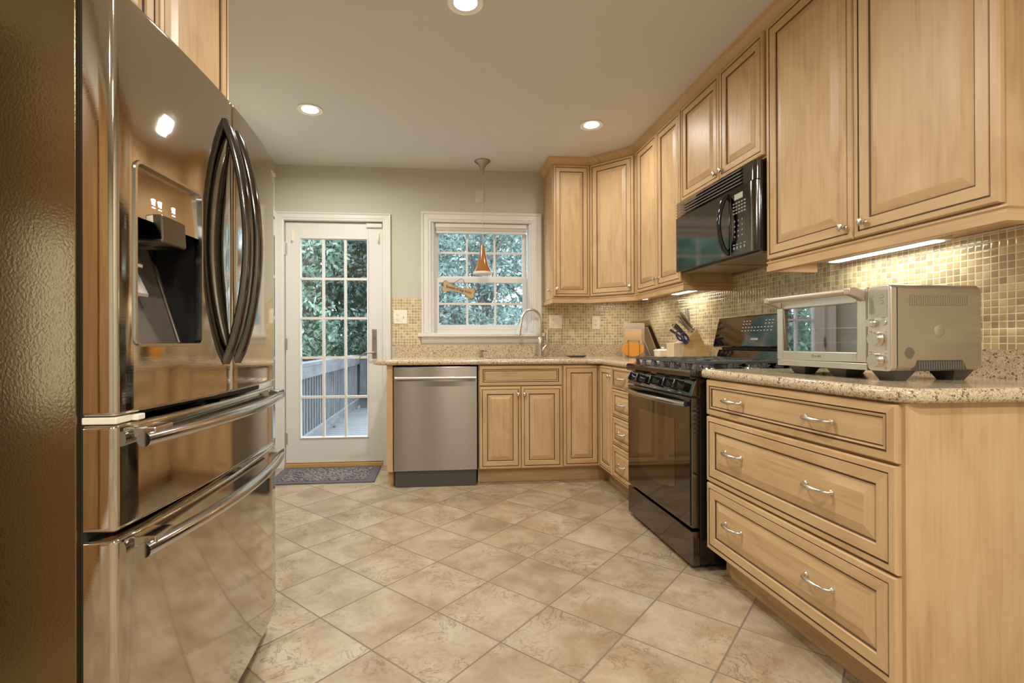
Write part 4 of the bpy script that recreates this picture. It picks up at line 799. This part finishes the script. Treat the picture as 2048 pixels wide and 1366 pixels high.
MB().tube([(0, 0, .050), (.03, -.012, .053), (.052, -.02, .047)], [.005, .0045, .0035], 10).build('spout', CHROME, so)
sr = thing('spoon_rest', 'dark oval spoon rest on the counter right of the faucet', 'spoon rest', (1.145, 4.02, ZT), 3)
mb = MB(); mb.loft([[(p*math.cos(t_)*.085, p*math.sin(t_)*.04, h) for t_ in np.linspace(0, 2*PI, 28, endpoint=False)] for p, h in ((.70, 0), (.95, .006), (1, .013), (.96, .013), (.88, .007), (.6, .004))]); mb.build('dish', DKPL, sr)
# outlets and plates
def wplate(name, label, x, z, w, h, parts, group=None):
    t_ = thing(name, label, 'outlet' if 'outlet' in name else 'wall plate', (x, YB-.0062, z), 0, group)
    MB().box(-w/2, w/2, -.006, 0, -h/2, h/2).build('cover', PLATE, t_, bevel=.003)
    for kind, px in parts:
        if kind == 's':
            MB().loft([[(px-.005, -.0065, -.012), (px+.005, -.0065, -.012), (px+.005, -.0065, .012), (px-.005, -.0065, .012)], [(px-.003, -.016, .002), (px+.003, -.016, .002), (px+.003, -.014, .010), (px-.003, -.014, .010)]]).build('toggle', PLATE, t_, smooth=0)
        else:
            rc = MB(); rc.box(px-.016, px+.016, -.008, -.0062, -.034, .034); rcp = rc.build('receptacle', PLATE, t_, smooth=0, bevel=.001)
            m_ = MB()
            for zc_ in (-.019, .019): m_.box(px-.008, px-.0058, -.0086, -.0079, zc_-.004, zc_+.006).box(px+.0055, px+.008, -.0086, -.0079, zc_-.004, zc_+.005).cyl((px, -.0086, zc_-.010), (px, -.0079, zc_-.010), .0028, n=10)
            m_.build('slots', SLOT, rcp, smooth=0)
    return t_
wplate('switch_outlet_plate', 'ivory outlet and switch plate on the tiles between door and window', -.313, 1.257, .117, .117, (('o', -.023), ('s', .026)), 'ivory plates on the tiled backsplash')
wplate('switch_outlet_plate', 'ivory outlet and switch plate on the tiles beside the faucet lever', 1.029, 1.217, .117, .120, (('o', -.023), ('s', .026)), 'ivory plates on the tiled backsplash')
wplate('outlet_plate', 'single ivory outlet on the tiles under the corner cabinets', 1.391, 1.211, .073, .118, (('o', 0),), 'ivory plates on the tiled backsplash')
t_ = thing('blank_plate', 'small painted blank cover plate on the wall above the window', 'wall plate', (.365, YB-.0002, 2.300))
MB().box(-.038, .038, -.006, 0, -.060, .060).build('cover', plain('painted_plate', (.60, .55, .45), .5), t_, bevel=.003)
MB().cyl((0, -.0066, .048), (0, -.0058, .048), .003, n=10).cyl((0, -.0066, -.048), (0, -.0058, -.048), .003, n=10).build('screws', SLOT, t_)
# bone sign
sg = thing('bone_sign', 'bone-shaped wooden sign reading Beware of dog kisses, hung on window', 'sign', (.185, YB+.030, 1.495)); sg.rotation_euler = (0, R(14), 0)
def inside(x, z):
    if abs(x) < .125 and abs(z) < .030-.004*math.cos(x/.125*PI/2): return True
    return any((abs(x)-.118)**2+(abs(z)-.024)**2 < .029**2 for _ in (0,))
pts = []
for k in range(160):
    q = 2*PI*k/160; dx, dz = math.cos(q)*.3, math.sin(q)*.3*.35; lo, hi = 0, 1
    for _ in range(26):
        m_ = (lo+hi)/2
        if inside(dx*m_, dz*m_): lo = m_
        else: hi = m_
    pts.append((dx*lo, dz*lo))
MB().prism(pts, lambda p, q, h: (p, h, q), -.003, .004).build('rim', SIGNE, sg, smooth=0)
MB().prism([(p*.965, q*.93) for p, q in pts], lambda p, q, h: (p, h, q), -.0042, -.0031).build('board', SIGNM, sg, smooth=0)
text('Beware of dog', .034, TEXTD, sg, 'lettering', (-.035, -.0045, .002), bold=.0006, sx=.78); text('kisses', .034, TEXTR, sg, 'red lettering'.replace(' ', '_'), (.083, -.0045, .002), bold=.0006, sx=.78)
MB().tube([(-.060, -.005, .026), (-.045, -.006, .055), (-.012, -.006, .092), (.002, -.006, .098), (.018, -.006, .092), (.045, -.006, .055), (.062, -.005, .026)], .0022, 8).build('hanging_wire', SIGNE, sg)
# pendant
pe = thing('pendant_lamp', 'small amber glass cone pendant lamp hanging before the window', 'lamp', (.372, 4.06, ZC))
MB().lathe([(0, -.0002), (.064, -.0002), (.066, -.006), (.058, -.014), (.036, -.030), (.022, -.052), (.014, -.080), (.010, -.105), (.006, -.120), (0, -.121)], (0, 0, 0)).build('canopy', BRONZE, pe)
MB().cyl((0, 0, -.119), (0, 0, -.690), .0022, n=8).build('cord', CORD, pe)
prf = [(.006, -.690), (.015, -.692), (.019, -.720), (.026, -.765), (.038, -.820), (.055, -.870), (.074, -.905), (.079, -.912), (.077, -.915), (.072, -.909), (.053, -.872), (.036, -.822), (.024, -.765), (.016, -.720), (.0, -.715)]
MB().lathe(prf, (0, 0, 0), 2, 36, mats=[0]*7+[1]*7).build('shade', [AMBER, SHADEIN], pe)
MB().lathe([(.0785, -.9125), (.080, -.916), (.078, -.930), (.060, -.934), (0, -.935)], (0, 0, 0), 2, 36).build('diffuser', plain('frosted_lip', (.72, .66, .60), .3), pe)
# recessed lights
def can(x, y, label, power, visible=True):
    t_ = thing('recessed_light', label, 'ceiling light', (x, y, ZC), 0, 'recessed ceiling lights')
    MB().lathe([(.050, -.0006), (.080, -.0005), (.081, -.004), (.076, -.006), (.066, -.003), (.052, -.0012)], (0, 0, 0), 2, 40).build('trim_ring', plain('white_trim', (.82, .78, .70), .4), t_)
    MB().lathe([(0, -.0016), (.0515, -.0016), (.0515, -.0008), (0, -.0008)], (0, 0, 0), 2, 40).build('lens', BULB, t_)
    area('recessed_glow', (x, y, ZC-.012), (0, 0, 0), power, .10, disk=True, spread=R(172)); return t_
PW = 18.5
can(-.805, 3.259, 'lit recessed ceiling light above the glass door side of the kitchen', PW); can(1.057, 3.323, 'lit recessed ceiling light near the corner wall cabinets', 5.5); can(.127, 2.174, 'lit recessed ceiling light at the top centre, cut by the photo edge', PW)
can(.45, -.05, 'out-of-view recessed fill light added over the front of the kitchen', 22); can(-.45, -1.1, 'recessed fill light added behind the camera on the door side', 29); can(1.0, -1.1, 'recessed fill light added behind the camera on the cabinet side', 29)  # three lights added out of view for soft fill
# floor mat
fm_ = thing('door_mat', 'dark woven rubber door mat in front of the glass door', 'mat', (-.862, 4.010, 0))
MB().box(-.392, .392, -.252, .232, .0005, .008).build('border', plain('mat_border', (.10, .085, .095), .8), fm_, smooth=0, bevel=.003)
MB().box(-.325, .325, -.195, .175, .0082, .0105).build('woven_field', RUG, fm_, smooth=0)
for sg_ in (-1, 1):
    mb = MB()
    for k in range(16): y = -.235+k*.029; mb.loft([[(sg_*.358-.022, y, .0083), (sg_*.358+.022, y+.010, .0083), (sg_*.358+.022, y+.018, .0083), (sg_*.358-.022, y+.008, .0083)], [(sg_*.358-.022, y, .0105), (sg_*.358+.022, y+.010, .0105), (sg_*.358+.022, y+.018, .0105), (sg_*.358-.022, y+.008, .0105)]])
    mb.build('end_pattern', plain('mat_pattern', (.20, .18, .20), .8), fm_, smooth=0)

# corner: rack of boards and trays
RK, RA = (1.522, 3.725), -12
rk = thing('board_rack', 'chrome wire rack holding cutting boards in the counter corner', 'rack', (RK[0], RK[1], ZT), RA)
mb = MB()
for y in (-.012, .016, .046, .082, .118): mb.tube([(-.05, y, .006), (-.05, y, .135), (.035, y, .135), (.035, y, .006)], .0026, 8)
mb.tube([(-.055, -.02, .005), (.11, -.02, .005), (.11, .135, .005), (-.055, .135, .005), (-.055, -.02, .005)], .003, 8)
mb.tube([(.075, -.0, .006), (.075, -.0, .12), (.075, .012, .12), (.075, .012, .006)], .0026, 8)
mb.build('wire_frame', CHROME, rk)
rot = Matrix.Rotation(R(RA), 3, 'Z')
def rl(x, y, z=0): q = rot @ Vector((x, y, 0)); return (RK[0]+q.x, RK[1]+q.y, ZT+.0085+z)
def board(name, label, cat, y, x0, x1, h, th, mat, rr=.015, hole=False):
    t_ = thing(name, label, cat, rl(0, y), RA, 'cutting boards in the corner rack'); MB().prism(rrect(x0, x1, 0, h, rr), lambda p, q, hh: (p, hh, q), 0, th, g=0).build('board', mat, t_, smooth=30, bevel=.002); return t_
t_ = thing('cutting_board', 'round orange wooden board at the front of the corner rack', 'cutting board', rl(-.005, -.008), RA, 'cutting boards in the corner rack')
MB().prism([(-.01+.085*math.cos(q), .066+(.062 if math.sin(q) > 0 else .066)*math.sin(q)*(.72 if math.sin(q) > 0 else 1)) for q in np.linspace(0, 2*PI, 40, endpoint=False)], lambda p, q, h: (p, h, q), 0, .012, g=2).build('board', ORANGEWOOD, t_, smooth=30, bevel=.002)
board('cutting_board', 'light wood board behind the round orange board', 'cutting board', .020, -.072, .058, .213, .014, PINE)
board('cutting_board', 'pale grey plastic board with rounded corner in corner rack', 'cutting board', .052, -.066, .075, .246, .012, GREYB, .02)
board('cutting_board', 'tall cream wooden board at the back of corner rack', 'cutting board', .088, -.072, .092, .264, .018, PALEWOOD, .006)
def tray(label, X, Y, dx, h, ln):
    t_ = thing('baking_tray', label, 'tray', (X, Y, ZT+.002), 0, 'metal trays leaning in the corner rack')
    P = lambda f, y, o=0: (dx*f+o, y, h*f+.003)
    mb = MB(); mb.loft([[P(0, 0), P(0, ln), P(1, ln), P(1, 0)], [P(0, 0, .004), P(0, ln, .004), P(1, ln, .004), P(1, 0, .004)]]); mb.build('pan', TRAYM, t_, smooth=0)
    MB().tube([P(0.02, .004), P(1, 0.004), P(1, ln-.004), P(.02, ln-.004)], .0055, 8).build('rim', NICKEL, t_); return t_
tray('tall grey metal baking tray leaning in the corner rack', 1.778, 3.75, -.128, .292, .37); tray('shorter grey metal tray leaning in front of the tall one', 1.742, 3.775, -.093, .232, .16)
# trivet and dish
tv = thing('wooden_trivet', 'round wooden trivet under the white lidded dish', 'trivet', (1.585, 3.40, ZT)); MB().lathe([(0, 0), (.085, 0), (.090, .005), (.090, .012), (.085, .016), (0, .016)], (0, 0, 0), 2, 40).build('disc', PINE, tv)
bd = thing('lidded_dish', 'white ceramic lidded dish beside the knife block', 'dish', (1.600, 3.41, ZT+.0165))
rb = lambda w_, d_, z: [(x, y, z) for x, y in rrect(-w_, w_, -d_, d_, .018)]
MB().loft([rb(.045, .038, 0), rb(.050, .042, .006), rb(.052, .044, .036), rb(.052, .044, .040)]).build('dish', CERAM, bd, smooth=50)
MB().loft([rb(.055, .047, .0405), rb(.055, .047, .046), rb(.048, .040, .053), rb(.030, .024, .056)]).lathe([(.006, .055), (.006, .060), (.012, .064), (.010, .070), (0, .071)], (0, 0, 0), 2, 16).build('lid', CERAM, bd, smooth=50)
# knife block
KX, KY = 1.530, 3.10
kb = thing('knife_block', 'slanted blond wood knife block left of range backguard', 'knife block', (KX, KY, ZT))
MB().prism([(.058, 0), (.262, 0), (.158, .208), (.080, .132)], lambda p, q, h: (p, h, q), 0, .105, g=0).build('block', BLOCKW, kb, smooth=0, bevel=.002)
mb = MB(); mb.prism([(0, 0), (.0575, 0), (.0795, .130), (.060, .118), (.0, .112)], lambda p, q, h: (p, h, q), 0, .105, g=2); mb.build('steak_knife_slots', PALEWOOD, kb, smooth=0, bevel=.002)
nx, nz = -.698, .716   # outward of the slanted face
def knife(label, s, y, ln, rad, mat, bol=True, tilt=0, name='kitchen_knife', grp='knives in the knife block'):
    ln *= 1.12; rad *= 1.35; px, pz = .080+.078*s, .132+.076*s
    t_ = thing(name, label, 'knife', (KX+px+nx*.001, KY+y, ZT+pz+nz*.001), 0, grp)
    ax_ = (nx*math.cos(R(tilt))+nz*math.sin(R(tilt)), nz*math.cos(R(tilt))-nx*math.sin(R(tilt)))
    Q = lambda d, w_=0: (ax_[0]*d, w_, ax_[1]*d)
    MB().tube([Q(.012), Q(.018), Q(ln*.5), Q(ln*.85), Q(ln)], [rad*.75, rad*.9, rad, rad*1.1, rad*.85], 12, flat=.65, flataxis=(0, 1, 0)).build('handle', mat, t_)
    MB().tube([Q(0), Q(.012)], [rad*1.1, rad*1.0], 12, flat=.6, flataxis=(0, 1, 0)).build('bolster', NICKEL, t_)
    if bol: MB().tube([Q(ln*.985), Q(ln*1.03)], [rad*.9, rad*.8], 12, flat=.65, flataxis=(0, 1, 0)).build('end_cap', NICKEL, t_)
    return t_
STH = plain('steel_handle', (.62, .59, .54), .28, 1); BKH = plain('black_handle', (.05, .05, .05), .35)
knife('large steel-handled knife, upper front slot of the block', .72, .028, .122, .0145, STH); knife('second large steel-handled knife, highest in the block', .92, .040, .127, .0145, STH, tilt=5)
knife('black and steel knife upright at the back of the block', .90, .085, .125, .013, STH, tilt=38)
knife('dark-handled knife low left in the block, leaning furthest left', .30, .020, .105, .009, BKH, tilt=-8); knife('dark-handled knife just above the scissors', .38, .045, .100, .009, BKH); knife('small dark-handled knife behind the scissors', .18, .070, .095, .0085, BKH, tilt=-12)
knife('small dark-handled paring knife at the back left of the block', .42, .090, .098, .0085, BKH, tilt=-3)
sc_ = thing('kitchen_scissors', 'blue-handled kitchen scissors at the front of the knife block', 'scissors', (KX+.064, KY-.012, ZT+.150))
for q, (ox_, oz_) in enumerate(((-.030, .012), (.000, -.004))):
    mb = MB(); loop = [(ox_+.016*math.cos(w_)-.012*math.sin(w_)*1.6, -.002-.006*q, oz_+.014*math.cos(w_)+.028*math.sin(w_)) for w_ in np.linspace(0, 2*PI, 21)]
    mb.tube(loop, .006, 8); mb.build('finger_loop', BLUE, sc_)
MB().tube([(-.008, -.005, -.01), (.012, .0, -.034)], [.010, .012], 10).build('pivot', BLUE, sc_)

# ------------------------------------------------------------------ outdoors
ZD = -.10
dk = MB()
for k in range(34): y = YB+.16+k*.142; dk.box(-2.4, 3.2, y, y+.136, ZD-.035, ZD, g=0)
struct(dk.build('floor_deck', DECKW, smooth=0))
struct(MB().box(-30, 30, YB+.14, 45, -1.3, -1.2).build('floor_yard', GRASS, smooth=0))
rx = -1.42
struct(MB().box(-7, XL-.125, YB, YB+.13, -1.2, 6.5).box(XR+.125, 8, YB, YB+.13, -1.2, 6.5).box(XL-.125, XR+.125, YB, YB+.13, ZC+.105, 6.5).box(XL-.125, XR+.125, YB+.02, YB+.13, -1.2, -.105).build('wall_facade', plain('siding', (.30, .30, .31), .8), smooth=0))
rail = thing('deck_railing', 'weathered grey deck railing beyond the glass door', 'railing', (rx, 6.8, ZD))
ya, yb_ = -1.9, 1.95
MB().box(-.075, .075, ya, yb_+.08, .895, .93, g=1).build('cap_rail', GREYWOOD, rail, smooth=0); MB().box(.042, .080, ya, yb_, .775, .893, g=1).build('top_rail', GREYWOOD, rail, smooth=0); MB().box(.042, .080, ya, yb_, .065, .185, g=1).build('bottom_rail', GREYWOOD, rail, smooth=0)
for k, y in enumerate(np.arange(ya+.05, yb_-.05, .118)): MB().box(.0, .040, y, y+.038, .03, .89, g=2).build('baluster', GREYWOOD, rail, smooth=0)
for y in (ya+.1, .02, yb_-.06): MB().box(-.060, .039, y+.045, y+.075, .001, .892, g=2).build('post', GREYWOOD, rail, smooth=0)
gt = thing('deck_gate_panel', 'weathered board panel at the far end of the deck', 'railing', (-1.26, 8.85, ZD))
for x in (-.09, .06): MB().box(x, x+.115, 0, .04, .001, .89, g=2).build('board', GREYWOOD, gt, smooth=0)
MB().box(-.14, .22, -.03, .07, .892, .93, g=0).build('cap_rail', GREYWOOD, gt, smooth=0); MB().box(-.10, .19, -.032, -.002, .18, .28, g=0).build('cross_rail', GREYWOOD, gt, smooth=0)
sr_ = thing('stair_railing', 'sloping weathered stair rail to the right of the far deck panel', 'railing', (-1.02, 8.9, ZD))
MB().loft([[(.0, 0, .80), (.04, 0, .80), (.04, 0, .92), (.0, 0, .92)], [(.30, 1.6, -.40), (.34, 1.6, -.40), (.34, 1.6, -.28), (.30, 1.6, -.28)]]).build('hand_rail', GREYWOOD, sr_, smooth=0); MB().box(-.03, .06, -.05, .05, .0005, .92, g=2).build('post', GREYWOOD, sr_, smooth=0)
MB().box(.29, .37, 1.55, 1.65, -1.1, -.30, g=2).build('post', GREYWOOD, sr_, smooth=0)
fe = thing('garden_fence', 'grey wooden fence across the far end of the yard', 'fence', (-3, 17, -1.2))
mb = MB()
for k in range(70): mb.box(-7+k*.2, -7+k*.2+.188, 0, .02, .0, 2.05+.02*((k*7) % 3), g=2)
mb.build('boards', FENCEM, fe, smooth=0); MB().box(-7, 7, .021, .06, .4, .5).box(-7, 7, .021, .06, 1.5, 1.6).build('rails', FENCEM, fe, smooth=0)
def leaves(name, mat, parent, blobs, n, size):
    w_ = np.array([b_[3]**2 for b_ in blobs]); w_ = w_/w_.sum(); idx = rng.choice(len(blobs), n, p=w_)
    B = np.array(blobs)[idx]; d = rng.normal(size=(n, 3)); d /= np.linalg.norm(d, axis=1)[:, None]; rad = B[:, 3]*rng.uniform(.35, 1, n)**.5
    c = B[:, :3]+d*rad[:, None]*np.array([1, 1, .8])
    u = rng.normal(size=(n, 3)); u /= np.linalg.norm(u, axis=1)[:, None]; v = rng.normal(size=(n, 3)); v -= u*(u*v).sum(1)[:, None]; v /= np.linalg.norm(v, axis=1)[:, None]
    s_ = size*rng.uniform(.6, 1.3, n)[:, None]
    V = np.stack([c-u*s_, c-v*s_*.42, c+u*s_, c+v*s_*.42], 1).reshape(-1, 3)
    me = bpy.data.meshes.new(name); me.from_pydata(V.tolist(), [], np.arange(4*n).reshape(n, 4).tolist()); me.materials.append(mat)
    o_ = bpy.data.objects.new(name, me); COL.objects.link(o_); o_.parent = parent; return o_
def tree(x, y, h, rad, n, size, mat, label, lean=0, tr=.13, name='tree', low=.1):
    t_ = thing(name, label, 'tree' if name == 'tree' else 'shrub', (x, y, -1.2), 0, 'trees and shrubs in the yard')
    pt = [(lean*k/6*h*.1, .04*math.sin(k*2.1), h*k/6*.92) for k in range(7)]
    MB().tube(pt, [tr*(1-.11*k) for k in range(7)], 12).build('trunk', BARK, t_)
    mb = MB(); bl_ = []
    for k in range(26):
        f = low+(1-low)*random.random(); q = random.random()*2*PI; rr = rad*random.uniform(.25, .95); c = (lean*f*h*.1+rr*math.cos(q), rr*math.sin(q), h*f)
        p0 = (lean*f*h*.085, 0, h*max(f-.12, .05)*.9); mb.tube([p0, tuple((p0[i]+c[i])/2+(.1 if i == 2 else 0) for i in range(3)), c], [tr*.35, tr*.25, tr*.1], 7); bl_.append((c[0], c[1], c[2], rad*random.uniform(.36, .6)))
    mb.build('branches', BARK, t_); leaves('foliage', mat, t_, bl_, n, size); return t_
tree(-3.05, 12.2, 7.5, 2.0, 19000, .078, LEAFB, 'large tree with grey trunk left in the glass door view', -.6, .26, low=.33)
tree(-1.2, 12.6, 7.0, 1.9, 19000, .076, LEAFA, 'leafy tree in the middle of the glass door view', .5, .12, low=.22)
tree(-5.2, 14.5, 8.0, 2.3, 11000, .13, LEAFA, 'tree beyond the deck railing, furthest left'); tree(-2.4, 15.6, 8.5, 2.4, 18000, .11, LEAFB, 'tall tree behind the grey-trunked tree, before the fence', .2, .16, low=.25)
tree(.75, 9.4, 5.4, 1.35, 11000, .055, LEAFA, 'bluish leafy tree filling the left of the kitchen window', .2, .09, low=.12)
tree(2.1, 10.2, 6.2, 1.6, 13000, .058, LEAFA, 'bluish leafy tree filling the right of the kitchen window', -.2, .1, low=.1)
tree(1.2, 12.8, 7.5, 2.0, 11000, .075, LEAFB, 'green tree behind the two bluish window trees', .1, .14, low=.1)
tree(3.6, 12.6, 7.5, 2.2, 4200, .14, LEAFA, 'tree at the far right of the yard'); tree(-.15, 11.2, 2.6, 1.0, 5500, .055, LEAFA, 'shrub between the deck panel and the window trees', 0, .05, 'shrub')
tree(1.3, 8.2, 2.5, .75, 4500, .048, LEAFA, 'low shrub just outside the kitchen window', 0, .04, 'shrub')
tree(0.4, 16.5, 9, 2.8, 11000, .11, LEAFA, 'tallest tree in the background of the yard', 0, .2, low=.1)
tree(-8.0, 12.5, 7.5, 2.3, 9000, .11, LEAFB, 'green tree outside, left of the deck railing and mirrored in the toaster oven window', 0, .15, low=.06); tree(-11.5, 16, 9, 3.0, 8000, .15, LEAFA, 'wide bluish tree outside at the far left, mirrored in appliance fronts', 0, .2, low=.05)
tree(-7.0, 18.5, 10, 3.2, 9000, .16, LEAFA, 'tall bluish tree at the far left of the yard, behind the fence', 0, .2, low=.1)
